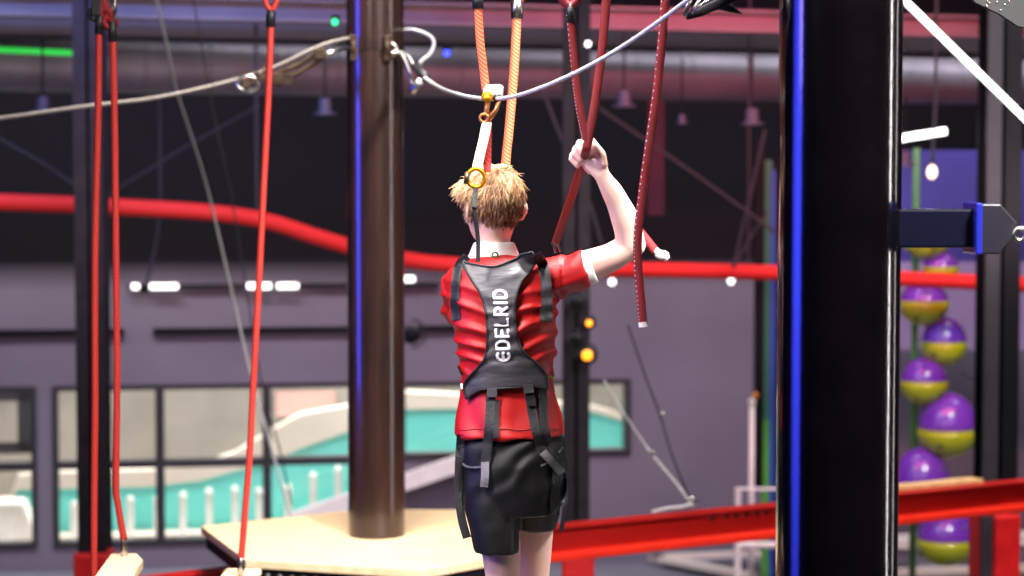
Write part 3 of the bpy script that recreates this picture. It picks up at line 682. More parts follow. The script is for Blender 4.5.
# right side loop
t = thing('cable_tail_loop', 'thin looping cable tail at the right of the far pole', 'cable', Q(410, 32, 8.7))
rope('cable_line', qs([(404, 30, 8.8), (415, 30), (430, 36), (434, 44), (430, 54), (421, 62), (418, 72)], 8.6), .007, M_CABLEW, t)
t = thing('carabiner', 'silver carabiner and shackle at the right side of the far pole', 'carabiner', Q(410, 75, 8.6))
m = MB(); m.tube(qs([(392, 53), (400, 53), (405, 60), (409, 72), (412, 84)], 8.6), .008, 10); m.tube(qs([(400, 52), (408, 56), (414, 66), (420, 76)], 8.62), .008, 10); m.torus(Q(391, 50, 8.68), .026, .008, (.5, 1, 0)); obj('shackle_bow', m, M_STEEL, t, smooth=True)
m = MB(); m.tube([Q(411, 92, 8.6), Q(424, 78, 8.6)], .019, 12); obj('lock_sleeve', m, M_STEEL, t, smooth=True)
t = thing('safety_cable', 'bright plastic coated cable running through the trolley above the climber', 'cable', Q(490, 97, 4.96))
L_ = qs([(416, 68, 8.5), (425, 78, 7.9), (440, 88, 7.0), (460, 95, 6.0), (480, 98.5, 5.2), (495, 99, 4.96), (520, 95, 4.8), (560, 80, 4.65), (600, 60, 4.55), (640, 35, 4.45), (685, 2, 4.3), (720, -26, 4.25)], 5)
nn = len(L_); rope('cable_line', L_, [.00105 * p.y for p in L_], M_CABLEW, t)
obj('end_sleeve', MB().tube([Q(416, 66, 8.5), Q(426, 78, 7.9)], .02, 12), M_RUBBER, t, smooth=True)
# upper shackle near the front pole
Yc = 4.35
t = thing('cable_shackle', 'dark shackle with silver bolt hanging in from the top edge', 'shackle', Q(700, 0, Yc))
m = MB(); m.tube([Q(686, 17, Yc), Q(700, 12, Yc), Q(722, 2, Yc), Q(745, -12, Yc)], [.007, .010, .012, .013], 12, flat=(.6, V((0, 1, 0)))); m.tube([Q(700, -4, Yc + .03), Q(730, 8, Yc + .03), Q(742, 14, Yc + .03)], [.018, .010, .001], 10); obj('shackle_body', m, M_COLDARK, t, smooth=True)
m = MB(); m.tube([Q(685, 16, Yc - .02), Q(691, -8, Yc - .02)], [.004, .0085], 10); m.tube([Q(691, 13, Yc - .02), Q(702, -4, Yc - .02)], .004, 8); m.tube([Q(694, 10, Yc - .03), Q(712, -3, Yc - .03)], .003, 8); obj('steel_fork', m, M_STEEL, t, smooth=True)
# perforated plate top right
Yd = 5.0; t = thing('mesh_bracket', 'black perforated bracket hanging into the upper right corner', 'bracket', Q(1000, 0, Yd))
m = MB(); m.prism([Q(968, -12, Yd), Q(975, 2, Yd), Q(1000, 14, Yd), Q(1018, 26, Yd), Q(1040, 30, Yd), Q(1040, -12, Yd)], (0, .02, 0)); obj('plate', m, mat('plate_black', (9, 8, 9), .7), t)
for k in range(8):
    obj('rivet', MB().ball(Q(random.uniform(985, 1022), random.uniform(0, 12), Yd - .002), .0018, 6, 4), M_BRONZE, t)

# faint background cables
def bgcable(pts, Y, r, mt, label, n=6):
    t_ = MB().tube(qs(pts, Y, n), r, 8); setp(obj('guy_cable', t_, mt, smooth=True), label, 'cable', 'thin cables in the background')
bgcable([(150, -30), (168, 50), (178, 95), (205, 180), (228, 275), (250, 370), (272, 450), (291, 518)], 11.5, .007, M_CABLEW, 'pale slanting rope passing down to the back of the platform')
bgcable([(190, -20), (213, 110), (232, 200), (248, 300), (262, 385), (280, 450), (292, 505)], 12, .005, M_FAINT, 'dim thin cable right of the pale slanting rope')
t = thing('hanging_microphone', 'small black microphone hanging on a thin curved cord', 'microphone', Q(144, 289, 16))
obj('cord', MB().tube(qs([(159, 80), (160, 150), (159, 220), (152, 262), (146, 284)], 16), .012, 8), M_FAINT, t, smooth=True)
obj('microphone_head', MB().ball(Q(144, 289, 16), .035, 12, 8), M_COLDARK, t, smooth=True)
bgcable([(-20, 128), (40, 162), (92, 196)], 15.5, .014, M_FAINT, 'dim cable falling towards the left column')
bgcable([(105, 196), (140, 175), (180, 150), (260, 105)], 16, .01, M_FAINT, 'dim cable rising right from the left column')
bgcable([(590, 102), (660, 150), (720, 192), (775, 232)], 16.2, .012, M_FAINT, 'dim cable falling towards the striped climbing board')
bgcable([(733, 268), (748, 205), (765, 130)], 16.3, .012, M_FAINT, 'steeper of two dim stays rising from the red rail')
bgcable([(733, 268), (752, 235), (768, 212)], 16.3, .012, M_FAINT, 'shorter of two dim stays rising from the red rail')
bgcable([(543, 90), (560, 135), (585, 190), (602, 245)], 14.5, .012, M_FAINT, 'dim cable passing behind the raised hand')
bgcable([(628, 325), (645, 375), (660, 415), (672, 455), (692, 503)], 11.0, .006, M_FAINT, 'dim beaded cable running down to the red beam')
bgcable([(1010, 400), (985, 385), (960, 372)], 14, .010, M_FAINT, 'dim cable passing before the right column')
t = thing('beam_stay', 'pale cable stay with fittings anchored on the red beam', 'cable', Q(692, 505, 10.9))
obj('stay_line', MB().tube(qs([(604, 380), (622, 410), (640, 437), (655, 458), (675, 482), (692, 505)], 10.9), [.004] * 20 + [.0065] * 21, 8), M_CABLEW, t, smooth=True)
for q_ in (Q(653, 453, 10.9), Q(662, 414, 11)): obj('cable_fitting', MB().ball(q_, .016, 10, 8), M_STEEL, t, smooth=True)
obj('anchor_eye', MB().torus(Q(692, 502, 10.9), .022, .007, (0, 1, 0)), M_STEEL, t, smooth=True)
obj('anchor_wire', MB().tube(qs([(692, 504), (680, 507), (668, 508), (652, 512)], 10.85), .008, 8), M_CABLEW, t, smooth=True)

# ------------------------------------------------------------------ climber ropes (orange, dark red)
Y5 = 4.98
t = thing('orange_rope', 'orange rope running down to the trolley above the climber', 'rope', Q(478, 4, Y5))
rope('rope_line', qs([(478, 6), (480, 40), (483, 65), (486, 92)], Y5), .0105, M_ROPE_O, t)
obj('end_sleeve', MB().tube([Q(477.5, -6, Y5), Q(478, 9, Y5)], .014, 12), M_RUBBER, t, smooth=True)
t = thing('orange_rope', 'woven orange rope passing in front of the climber, hanging his foot board', 'rope', Q(517, 14, 5.35))
rope('rope_line', qs([(517, 16), (514, 70), (509, 130), (505, 175), (500, 300), (495, 430), (492, 560), (490, 740)], 5.35), .0122, M_ROPE_O, t)
ferrule(Q(517, 9, 5.35), .055, .0165, t)
m = MB(); m.tube(qs([(516, 2), (512, -6), (514, -16)], 5.35), .01, 8); m.tube(qs([(519, 2), (523, -6), (521, -16)], 5.35), .01, 8); obj('thimble_loop', m, M_ROPE_R, t, smooth=True)
# trolley
t = thing('cable_trolley', 'white wheeled cable trolley with gold fittings above the head', 'trolley', Q(492, 97, 4.95))
def sq(px, py, Y=4.94): return Q(px, py, Y)
m = MB(); m.prism([sq(483, 96), sq(483, 90), (sq(486, 85)), sq(500, 84), sq(504, 87), sq(503, 96)], (0, .035, 0)); obj('cover', m, mat('trolley_white', (226, 222, 216), .35), t, bevel=.004)
m = MB(); m.tube([sq(487, 98.5, 4.925), sq(487, 98.5, 4.99)], .011, 16); m.torus(sq(487, 97, 4.93), .011, .003, (0, 1, 0)); obj('gold_roller', m, M_GOLD, t, smooth=True)
m = MB(); m.tube([sq(497, 98, 4.935), sq(497, 98, 4.98)], .010, 16); obj('black_roller', m, M_RUBBER, t, smooth=True)
m = MB(); m.tube([sq(488, 100), sq(487, 108), sq(486, 116)], .007, 10); m.torus(sq(484, 118, 4.93), .010, .0035, (.2, 1, 0)); m.tube([sq(500, 98), sq(496, 110), sq(488, 120)], [.005, .006, .008], 10); obj('swivel', m, mat('brass', (190, 130, 80), .35, metal=.6), t, smooth=True)
# lanyards
t = thing('lanyard_strap', 'pale webbing lanyard from trolley down to the gold ring', 'strap', sq(486, 120))
obj('webbing', MB().tube([sq(487, 122, 4.93), sq(484, 138, 4.92), sq(480, 155, 4.91), sq(477, 168, 4.90)], .012, 12, flat=(.25, V((0, 1, 0)))), mat('pale_webbing', (244, 214, 186), .6), t, smooth=False)
t = thing('lanyard_strap', 'orange red webbing lanyard hanging beside the pale one', 'strap', sq(489, 120))
obj('webbing', MB().tube([sq(488, 112, 4.95), sq(488.5, 135, 4.94), sq(488, 160, 4.93), sq(487, 172, 4.92)], .0085, 12, flat=(.4, V((0, 1, 0)))), M_ROPE_R, t, smooth=False)
gr = thing('gold_carabiner', 'yellow oval carabiner behind the climber head', 'carabiner', sq(476, 178, 4.9))
obj('ring', MB().torus(Q(476, 178, 4.885), .0225, .0052, (0.15, 1, 0.1), sx=.95), M_GOLD, gr, smooth=True)
obj('gate', MB().tube([Q(467, 172, 4.882), Q(466, 184, 4.882)], .0065, 10), M_BRONZE, gr, smooth=True)
# black lanyard down the back of head
t = thing('tether_strap', 'black tether strap hanging from the gold carabiner to the harness', 'strap', Q(477, 190, 4.89))
obj('webbing', MB().tube(qs([(476, 188, 4.885), (474, 200, 4.875), (475, 215, 4.875), (478, 240, 4.885), (478, 262, 4.885)], 4.88), .0055, 10, flat=(.5, V((0, 1, 0)))), M_STRAP, t)
obj('grey_splice', MB().tube(qs([(475, 193, 4.872), (474, 207, 4.868)], 4.87), .007, 10, flat=(.5, V((0, 1, 0)))), mat('olive_grey', (70, 74, 66), .6), t)

def stitches(pts, off, parent, step=2):
    m = MB()
    for i in range(0, len(pts) - 1, step):
        a = pts[i] + off; b = pts[i].lerp(pts[i + 1], .45) + off; m.tube([a, b], .0011, 5)
    return obj('stitching', m, M_WHITE, parent)
YS = 4.86
t = thing('lanyard_strap', 'dark red stitched strap falling from the top edge into the hand', 'strap', Q(572, 10, YS))
P_ = qs([(570, 12), (573, 45), (576, 80), (579, 105), (584, 130), (586, 140)], YS, 14)
obj('webbing', MB().tube(P_, .0098, 12, flat=(.55, V((0, 1, 0)))), M_ROPE_D, t, smooth=True); stitches(P_, V((-.0085, -.005, 0)), t)
obj('end_sleeve', MB().tube([Q(570, 4, YS), Q(571, 22, YS)], .011, 12), M_RUBBER, t, smooth=True)
obj('thimble_loop', MB().tube(qs([(569, 6), (563, 0), (560, -10)], YS), .011, 10).tube(qs([(571, 6), (577, 0), (580, -10)], YS), .011, 10), M_ROPE_D, t, smooth=True)
t = thing('lanyard_strap', 'dark red strap crossing the hand and running down behind the shoulder', 'strap', Q(606, 0, YS))
P_ = qs([(607, -10), (604, 30), (599, 75), (593, 115), (588, 142), (583, 165), (575, 195), (566, 225), (559, 250)], YS, 14)
for i, p in enumerate(P_): p.y += max(0, (i - 60)) * .009
obj('webbing', MB().tube(P_, .0108, 12, flat=(.5, V((0, 1, 0)))), M_ROPE_D, t, smooth=True)
t = thing('lanyard_strap', 'long dangling dark red strap with white stitched end right of the arm', 'strap', Q(665, 0, 4.72))
P_ = qs([(666, -10), (662, 40), (657, 90), (650, 140), (643, 190), (638, 235), (638, 265), (641, 300), (643, 324)], 4.72, 14)
obj('webbing', MB().tube(P_, .0105, 12, flat=(.55, V((0, 1, 0)))), M_ROPE_D, t, smooth=True); stitches(P_, V((-.0085, -.005, 0)), t)
m = MB(); m.tube([Q(642.6, 322, 4.72), Q(643.2, 327, 4.72)], .0108, 10, flat=(.6, V((0, 1, 0)))); obj('white_end', m, M_WHITE, t)
t = thing('lanyard_strap', 'short dark red strap end with pale clip behind the elbow', 'strap', Q(640, 225, 5.5))
obj('webbing', MB().tube(qs([(600, 180), (622, 212), (640, 232), (656, 252)], 5.5), .012, 12, flat=(.5, V((0, 1, 0)))), M_ROPE_D, t, smooth=True)
m = MB(); m.ball(Q(662, 255, 5.5), (.02, .012, .013), 12, 8); m.tube([Q(655, 250, 5.5), Q(668, 259, 5.5)], .009, 10); obj('pale_clip', m, mat('pale_clip', (220, 214, 212), .4), t, smooth=True)

# ------------------------------------------------------------------ the climber
PX = 1 / 400.0
def E(px, py, Y=5.0): return Q(px, py, Y)
def remesh(m, vox, smooth_it=4, disp=None):
    me = bpy.data.meshes.new('tmp'); me.from_pydata([tuple(p) for p in m.v], [], m.f); me.update()
    b = bmesh.new(); b.from_mesh(me); bmesh.ops.recalc_face_normals(b, faces=b.faces); b.to_mesh(me); b.free()
    o = bpy.data.objects.new('tmp', me); COL.objects.link(o)
    r = o.modifiers.new('r', 'REMESH'); r.mode = 'VOXEL'; r.voxel_size = vox
    s = o.modifiers.new('s', 'SMOOTH'); s.factor = .5; s.iterations = smooth_it
    dg = bpy.context.evaluated_depsgraph_get(); ev = o.evaluated_get(dg); e = ev.to_mesh()
    vs = [v.co.copy() for v in e.vertices]; ns = [v.normal.copy() for v in e.vertices]; fs = [tuple(p.vertices) for p in e.polygons]
    ev.to_mesh_clear(); bpy.data.objects.remove(o); bpy.data.meshes.remove(me)
    out = MB(); out.f = fs
    out.v = [v + n * disp(v, n) for v, n in zip(vs, ns)] if disp else vs
    return out
def limb(m, pts, radii, n=5, seg=20, ends=True):
    P = cr(pts, n); R = []
    for i in range(len(P)):
        f = i / n; k = min(int(f), len(radii) - 2); t_ = f - k; t_ = t_ * t_ * (3 - 2 * t_) if 0 <= t_ <= 1 else t_
        R.append(radii[k] * (1 - t_) + radii[k + 1] * t_)
    m.tube(P, R, seg)
    if ends: m.ball(P[0], R[0] * .99); m.ball(P[-1], R[-1] * .99)
def loft(m, rings, seg=36, p=2.3):
    """rings: (centre, rx, ry)"""
    vs = []; fs = []
    for c, rx, ry in rings:
        for k in range(seg):
            a = 2 * math.pi * k / seg; ca, sa = math.cos(a), math.sin(a)
            vs.append(c + V((math.copysign(abs(ca) ** (2 / p), ca) * rx, math.copysign(abs(sa) ** (2 / p), sa) * ry, 0)))
    n = len(rings)
    for i in range(n - 1):
        for k in range(seg):
            k2 = (k + 1) % seg; fs.append((i * seg + k, i * seg + k2, (i + 1) * seg + k2, (i + 1) * seg + k))
    fs.append(tuple(reversed(range(seg)))); fs.append(tuple((n - 1) * seg + k for k in range(seg))); m.add(vs, fs)
def trings(lst, shrink=0.0, Y=5.02):
    out = []
    for py, l, r, ry in lst:
        c = E((l + r) / 2, py, Y); out.append((c, (r - l) / 2 * PX * (Y / 5) - shrink, ry - shrink))
    return out
TORSO = [(252, 480, 510, .045), (258, 470, 522, .06), (264, 457, 538, .075), (272, 450, 550, .088), (285, 447, 556, .098), (300, 448, 557, .105), (320, 452, 556, .106), (345, 457, 555, .10), (370, 461, 553, .094), (395, 461, 554, .094), (415, 458, 560, .104), (434, 455, 565, .118)]
FT = V((-.38, .92, -.12)).normalized(); RT = V((.92, .38, 0)).normalized(); UT = RT.cross(FT).normalized()
RH = Matrix((RT, FT, UT)).transposed()
HC = E(494, 203, 5.04)
def H(r, f, u): return HC + RT * r + FT * f + UT * u
body = MB()
# torso (under clothes)
loft(body, trings(TORSO, .014)); loft(body, trings([(425, 462, 558, .1), (450, 461, 563, .108), (480, 465, 560, .105), (500, 478, 548, .08)], .022))
# head
body.ball(H(0, 0, .004), (.062, .082, .080), 28, 18, RH); body.ball(H(0, .035, -.045), (.053, .055, .062), 24, 14, RH); body.ball(H(0, .062, -.088), (.028, .026, .022), 16, 10, RH)
body.tube([H(0, .082, .02), H(0, .100, -.022), H(0, .094, -.032)], [.006, .012, .010], 12); body.ball(H(0, .1, -.026), .011); body.ball(H(.011, .094, -.03), .007); body.ball(H(-.011, .094, -.03), .007)
body.ball(H(0, .078, .022), (.045, .012, .012), 14, 8, RH)
for s in (-1, 1): body.ball(H(s * .035, .062, -.03), (.022, .02, .02))
# ears
for s in (-1, 1):
    body.ball(H(s * .070, -.002, -.020), (.008, .019, .028), 16, 12, RH @ Matrix.Rotation(s * .35, 3, 'Z')); body.torus(H(s * .075, -.004, -.016), .019, .004, RT + FT * .3 * s, 24, 8)
# neck
limb(body, [H(0, -.02, -.05), E(494, 240, 5.035), E(494, 262, 5.03)], [.044, .041, .050], ends=True)
# right arm
SH = E(548, 280, 5.02)
limb(body, [SH, E(588, 266, 5.0), E(612, 257, 4.98), E(629, 246, 4.965)], [.048, .040, .036, .033])
limb(body, [E(631, 244, 4.965), E(626, 222, 4.95), E(615, 197, 4.93), E(603, 177, 4.915)], [.036, .035, .028, .020])
body.ball(E(634, 245, 4.965), .030)
# left arm forward, hidden by the torso from behind
SL = E(466, 284, 5.05)
limb(body, [SL, E(476, 318, 5.17), E(484, 345, 5.25)], [.040, .037, .034]); limb(body, [E(484, 345, 5.24), E(484, 320, 5.36), E(482, 300, 5.45)], [.034, .032, .02])
# legs
ZK = .45
limb(body, [E(487, 480, 5.02), E(499, 535, 5.0), V(E(503, 585, 5.0)), V((-.025, 5.01, .44)), V((-.03, 5.04, .30)), V((-.035, 5.04, .09))], [.066, .052, .043, .042, .044, .027])
limb(body, [E(537, 480, 5.05), E(535, 530, 5.11), E(533, 585, 5.17), V((.045, 5.22, .47)), V((.05, 5.19, .33)), V((.05, 5.17, .09))], [.064, .047, .040, .040, .042, .027])
for x, y in ((-.035, 5.04), (.05, 5.17)): body.tube([V((x, y - .03, .05)), V((x, y + .06, .05)), V((x - .005, y + .16, .04))], [.028, .032, .022], 14)
# hands
def hand(m, W, up, back, side, sc_=1.0, thumb_up=True):
    """W wrist, up along palm, side = where fingers curl towards (palm normal), back=across the palm (index side)"""
    up = up.normalized(); side = side.normalized(); back = back.normalized()
    def p(a, b, c): return W + up * (a * sc_) + back * (b * sc_) + side * (c * sc_)
    m.tube([p(-.005, 0, 0), p(.02, 0, 0), p(.045, .0, .002), p(.072, 0, .006)], [(.017), (.024), (.03), (.027)], 14)
    for k in range(4):
        b0 = (.028 - k * .0185); L = [.9, 1.0, .95, .78][k]
        m.tube([p(.03, b0 * .8, 0), p(.06, b0 * .95, .004), p(.086 - abs(k - 1) * .003, b0, .012), p(.090 * 1 - abs(k - 1) * .003, b0, .030 * L + .005), p(.070, b0, .046 * L + .004), p(.050, b0, .040 * L), p(.046, b0, .026)], [.010, .0105, .0102, .0092, .0085, .0078, .0065], 10)
    m.tube([p(.012, .018, .006), p(.035, .036, .016), p(.058, .04, .028), p(.078, .034, .036)], [.013, .0125, .010, .007], 10); m.ball(p(.078, .034, .036), .007)
u_h = V((-.40, .50, .77)).normalized(); Rr = V((.14, 0, .99)).normalized(); b_h = (Rr - u_h * u_h.dot(Rr)).normalized(); s_h = -u_h.cross(b_h)
hand(body, E(602.5, 176, 4.91), u_h, b_h, s_h, 1.05)
# left hand curled in front
hand(body, E(482, 299, 5.455), V((.1, .6, .7)), V((1, 0, 0)), V((0, -.7, .5)), .75)
person = thing('person', 'person in red jersey, black shorts and grey climbing harness seen from behind, right hand raised', 'person', (0.0, 5.05, .02))
bm_ = remesh(body, .0042, 5)
ob = obj('body', bm_, M_SKIN, person, smooth=True, fixn=False)
bvh_body = BVHTree.FromPolygons(bm_.v, bm_.f)
# eyes, mouth
for s in (-1, 1):
    e = obj('eye', MB().ball(H(s * .03, .083, .004), (.012, .008, .008), 14, 10, RH), M_EYE, person, smooth=True); obj('iris', MB().ball(H(s * .03, .091, .004), (.005, .002, .005), 12, 8, RH), mat('iris_blue', (70, 96, 120), .3), e, smooth=True)
obj('mouth', MB().ball(H(0, .088, -.058), (.02, .006, .006), 14, 8, RH), M_LIPS, person, smooth=True)
# shirt
def fold(v, n):
    # drag folds across the back
    x, z = v.x, v.z
    a = noise.noise(V((x * 9, v.y * 9, z * 9))) ; 
    side = x + .02
    ph = z * 135 + 2.2 * noise.noise(V((x * 5, 3, z * 14))) + (side * 36 if side < 0 else -side * 40) + a * 3.2
    w = (0.5 + .5 * math.sin(ph)); w = w ** 2.5
    amp = .009 * min(1, max(0, (1.34 - z) * 9)) * min(1, max(0, (z - 1.02) * 10))
    low = .008 * (math.sin(x * 75 + z * 30 + a * 3) * .5 + .5) * min(1, max(0, (1.06 - z) * 10))
    slv = .004 * math.sin(x * 90 + z * 60 + a * 5) * (1 if x > .12 else 0)
    return w * amp * (1 + .6 * noise.noise(V((x * 20, 0, z * 25)))) + low + slv
sh = MB(); loft(sh, trings(TORSO, .0)); limb(sh, [E(535, 282, 5.02), E(560, 276, 5.01), E(587, 268.5, 5.0)], [.054, .052, .046], ends=False)
sh.ball(E(540, 280, 5.02), .053); sh.ball(E(459, 283, 5.03), (.038, .05, .045)); limb(sh, [E(459, 283, 5.03), E(461, 300, 5.09), E(462, 314, 5.14)], [.047, .046, .045], ends=False)
shm = remesh(sh, .0045, 5, fold)
shirt = obj('jersey', shm, M_SHIRT, person, smooth=True, fixn=False)
# hem lines on jersey
# undershirt cuff and collar
m = MB(); a = E(583, 269.5, 5.0); b = E(594, 266, 4.997); m.tube([a, a.lerp(b, .5), b], [.046, .0455, .043], 28); obj('undershirt_cuff', remesh(m, .004, 2), M_UNDER, person, smooth=True, fixn=False)
m = MB(); m.tube([E(494, 260, 5.03), E(494, 252, 5.03), E(494, 245, 5.028), E(494, 242, 5.028)], [.070, .061, .054, .050], 30); obj('undershirt_collar', remesh(m, .004, 2), M_UNDER, person, smooth=True, fixn=False)
# shorts
def fold2(v, n):
    a = noise.noise(V((v.x * 12, v.y * 12, v.z * 12)))
    return .003 * min(1, max(0, (v.z - .70) * 8)) * math.sin(v.x * 70 - v.z * 85 + a * 4) + .002 * noise.noise(V((v.x * 30, v.y * 30, v.z * 18)))
so = MB(); loft(so, trings([(424, 466, 554, .096), (440, 459, 564, .108), (462, 459, 567, .118), (485, 461, 565, .116), (500, 464, 562, .108), (512, 470, 558, .1)], -.003))
def leg(m, pts, rx, ry):
    vs = []; loft(m, [(p, a, b) for p, a, b in zip(pts, rx, ry)])
leg(so, [E(490, 470, 5.02), E(491, 500, 5.01), E(494, 525, 5.0), E(497, 550, 5.0)], [.076, .071, .063, .058], [.105, .10, .09, .084])
leg(so, [E(534, 470, 5.05), E(534, 492, 5.07), E(535, 512, 5.09), E(536, 527, 5.11)], [.078, .074, .064, .054], [.105, .10, .095, .09])
som = remesh(so, .0048, 5, fold2)
obj('shorts', som, M_SHORTS, person, smooth=True, fixn=False)
# shoes
for x, y in ((-.035, 5.04), (.05, 5.17)):
    m = MB(); m.tube([V((x, y - .05, .055)), V((x, y, .055)), V((x, y + .08, .05)), V((x - .004, y + .17, .04))], [.036, .042, .04, .03], 18); m.tube([V((x, y, .05)), V((x, y, .11))], .038, 18)
    s_ = obj('shoe', remesh(m, .006, 4), mat('grey_shoe', (70, 70, 78), .6), person, smooth=True, fixn=False)
    m = MB(); m.prism([V((x + a * .042, y + b, .002)) for a, b in ((-.8, -.08), (.8, -.08), (1, 0), (1.05, .1), (.6, .19), (-.7, .19), (-1.05, .1), (-1, 0))], (0, 0, .025)); obj('sole', m, M_WPOST, s_, bevel=.006)
# foot board under climber
t = thing('foot_board', 'wooden foot board hung on orange rope beneath the climber', 'step', (0, 5.15, -.04))
obj('step_board', MB().box((0, 5.15, -.02), (.5, .5, .04)), M_WOODSTEP, t, bevel=.01)

# hair
def hairfold(v, n):
    return .004 * noise.noise(V((v.x * 60, v.y * 60, v.z * 25))) + .003 * noise.noise(V((v.x * 120, v.y * 120, v.z * 40)))
hm = MB(); hm.ball(H(0, -.010, .018), (.066, .082, .076), 28, 18, RH); hm.ball(H(-.035, .0, .03), (.038, .05, .04), 18, 12, RH); hm.ball(H(0, -.036, -.018), (.052, .044, .056), 20, 12, RH); hm.ball(H(-.035, .045, .04), (.036, .036, .03), 18, 12, RH)
hb = remesh(hm, .0045, 5, hairfold)
hair = obj('hair', hb, M_HAIR, person, smooth=True, fixn=False)
crown = H(-.01, -.03, .098)
sm = MB(); cnt = 0
bvh_h = BVHTree.FromPolygons(hb.v, hb.f)
random.seed(3)
while cnt < 5200:
    d = V((random.gauss(0, 1), random.gauss(0, 1), random.gauss(0, 1))).normalized()
    loc, nn_, _, _ = bvh_h.ray_cast(HC + UT * .01 + d * .3, -d)
    if loc is None: continue
    loc_l = V(((loc - HC).dot(RT), (loc - HC).dot(FT), (loc - HC).dot(UT)))
    if loc_l.z < -.072 or (loc_l.y > .03 and loc_l.z < .02): continue
    cnt += 1
    fl = (loc - crown); tan = (fl - nn_ * fl.dot(nn_)); tan = tan.normalized() if tan.length > 1e-5 else V((0, 0, -1))
    left = max(0, -loc_l.x) / .07
    ln = random.uniform(.018, .034) * (1 if loc_l.z > -.02 else .45)
    tan = (tan + V((-.7 * left, 0, .0)) + V((random.gauss(0, .25), random.gauss(0, .25), random.gauss(0, .2)))).normalized()
    if left > .6 and loc_l.z > -.02: ln *= 1.25
    lift = random.uniform(-.05, .08) + (.45 * left * max(0, random.uniform(-.4, 1)) if -.03 < loc_l.z < .06 else 0)
    p = loc - nn_ * .002; pts = [p]; dr_ = (tan + nn_ * lift).normalized()
    for k in range(4):
        p = p + dr_ * (ln / 4)
        hit = bvh_h.find_nearest(p)
        if hit[0] is not None:
            dd = (p - hit[0]).dot(hit[1])
            if dd < .002: p = hit[0] + hit[1] * .002
        pts.append(p); dr_ = (dr_ + V((0, 0, -.18)) + V((random.gauss(0, .1), random.gauss(0, .1), random.gauss(0, .1)))).normalized()
    sm.tube(pts, [.0011, .0012, .0010, .0007, .0002], 3, cap=False)
obj('hair_strands', sm, M_HAIR, hair, fixn=False, smooth=True)['kind'] = 'stuff'

# ---- harness conforming to the clothes
allv = MB(); 
for q in (shm, som, bm_): allv.add(q.v, q.f)
bvh = BVHTree.FromPolygons(allv.v, allv.f)
def hug(px, py, off=.006, fb=4.93):
    d = ray(px, py).normalized(); loc, n_, _, _ = bvh.ray_cast(EYE, d)
    if loc is None or loc.y > 5.15: return Q(px, py, fb)
    return loc - d * off
def smooth_grid(g, it=3):
    nr_, nc = len(g), len(g[0])
    for _ in range(it):
        h = [[p.copy() for p in r] for r in g]
        for i in range(nr_):
            for j in range(nc):
                s = V((0, 0, 0)); c = 0
                for a, b in ((i - 1, j), (i + 1, j), (i, j - 1), (i, j + 1)):
                    if 0 <= a < nr_ and 0 <= b < nc: s += h[a][b]; c += 1
                g[i][j].y = h[i][j].y * .4 + s.y / c * .6
    return g
def sheet(grid, th):
    """closed slab from a grid of points: th thick towards +Y"""
    nr_, nc = len(grid), len(grid[0]); m = MB(); vs = [p for r in grid for p in r] + [p + V((0, th, 0)) for r in grid for p in r]; N_ = nr_ * nc; fs = []
    for i in range(nr_ - 1):
        for j in range(nc - 1):
            a = i * nc + j; fs.append((a, a + 1, a + nc + 1, a + nc)); fs.append((a + N_, a + nc + N_, a + nc + 1 + N_, a + 1 + N_))
    for i in range(nr_ - 1):
        for j in (0, nc - 1):
            a = i * nc + j; fs.append((a, a + nc, a + nc + N_, a + N_))
    for j in range(nc - 1):
        for i in (0, nr_ - 1):
            a = i * nc + j; fs.append((a, a + 1, a + 1 + N_, a + N_))
    return m.add(vs, fs)
def interp(tab, y):
    for (y0, x0), (y1, x1) in zip(tab, tab[1:]):
        if y0 <= y <= y1: return x0 + (x1 - x0) * (y - y0) / (y1 - y0)
    return tab[0][1] if y < tab[0][0] else tab[-1][1]
LE = [(254, 463), (262, 463), (270, 466), (280, 472), (290, 479), (300, 483), (312, 486), (330, 487.5), (350, 487), (360, 484), (368, 477), (375, 470), (381, 465), (388, 464), (398, 466)]
RE = [(252, 532), (258, 536), (264, 535), (272, 529), (280, 522), (290, 517.5), (300, 515), (320, 514.5), (335, 516), (346, 520), (354, 526), (360, 533), (366, 540), (374, 546), (384, 548), (398, 547)]
rows = 58; cols = 26; g = []
for i in range(rows + 1):
    v_ = i / rows; r_ = []
    for j in range(cols + 1):
        u_ = j / cols
        ytop = 261 + 5.5 * math.sin(math.pi * min(1, u_ * 1.25)) - 9 * max(0, u_ - .45) / .55
        ybot = 398 - 8 * min(1, u_ / .2) - 4 * u_ + (3 * max(0, u_ - .85) / .15)
        y = ytop + (ybot - ytop) * v_
        l = interp(LE, y); rr = interp(RE, y)
        px = l + (rr - l) * u_
        r_.append(hug(px, y, .006))
    g.append(r_)
smooth_grid(g, 10)
for i in range(rows + 1):
    for j in range(cols + 1):
        px_f = g[i][j]
        g[i][j].y -= .007 + .0022 * math.sin(i * .95 + 1.5 * noise.noise(V((j * .2, i * .3, 0)))) * (1 if 20 < i < 48 else .2)
hp = obj('harness_back_pad', sheet(g, .009), M_HARN, person, smooth=True)
bvh_pad = BVHTree.FromPolygons([p for r in g for p in r], [(i * (cols + 1) + j, i * (cols + 1) + j + 1, (i + 1) * (cols + 1) + j + 1, (i + 1) * (cols + 1) + j) for i in range(rows) for j in range(cols)])
m = MB(); edge = [g[i][0] for i in range(rows + 1)]; m.tube(edge, .003, 8); m.tube([g[i][cols] for i in range(rows + 1)], .003, 8); m.tube(g[0], .003, 8); m.tube(g[rows], .003, 8)
obj('binding', m, M_STRAP, hp, smooth=True)
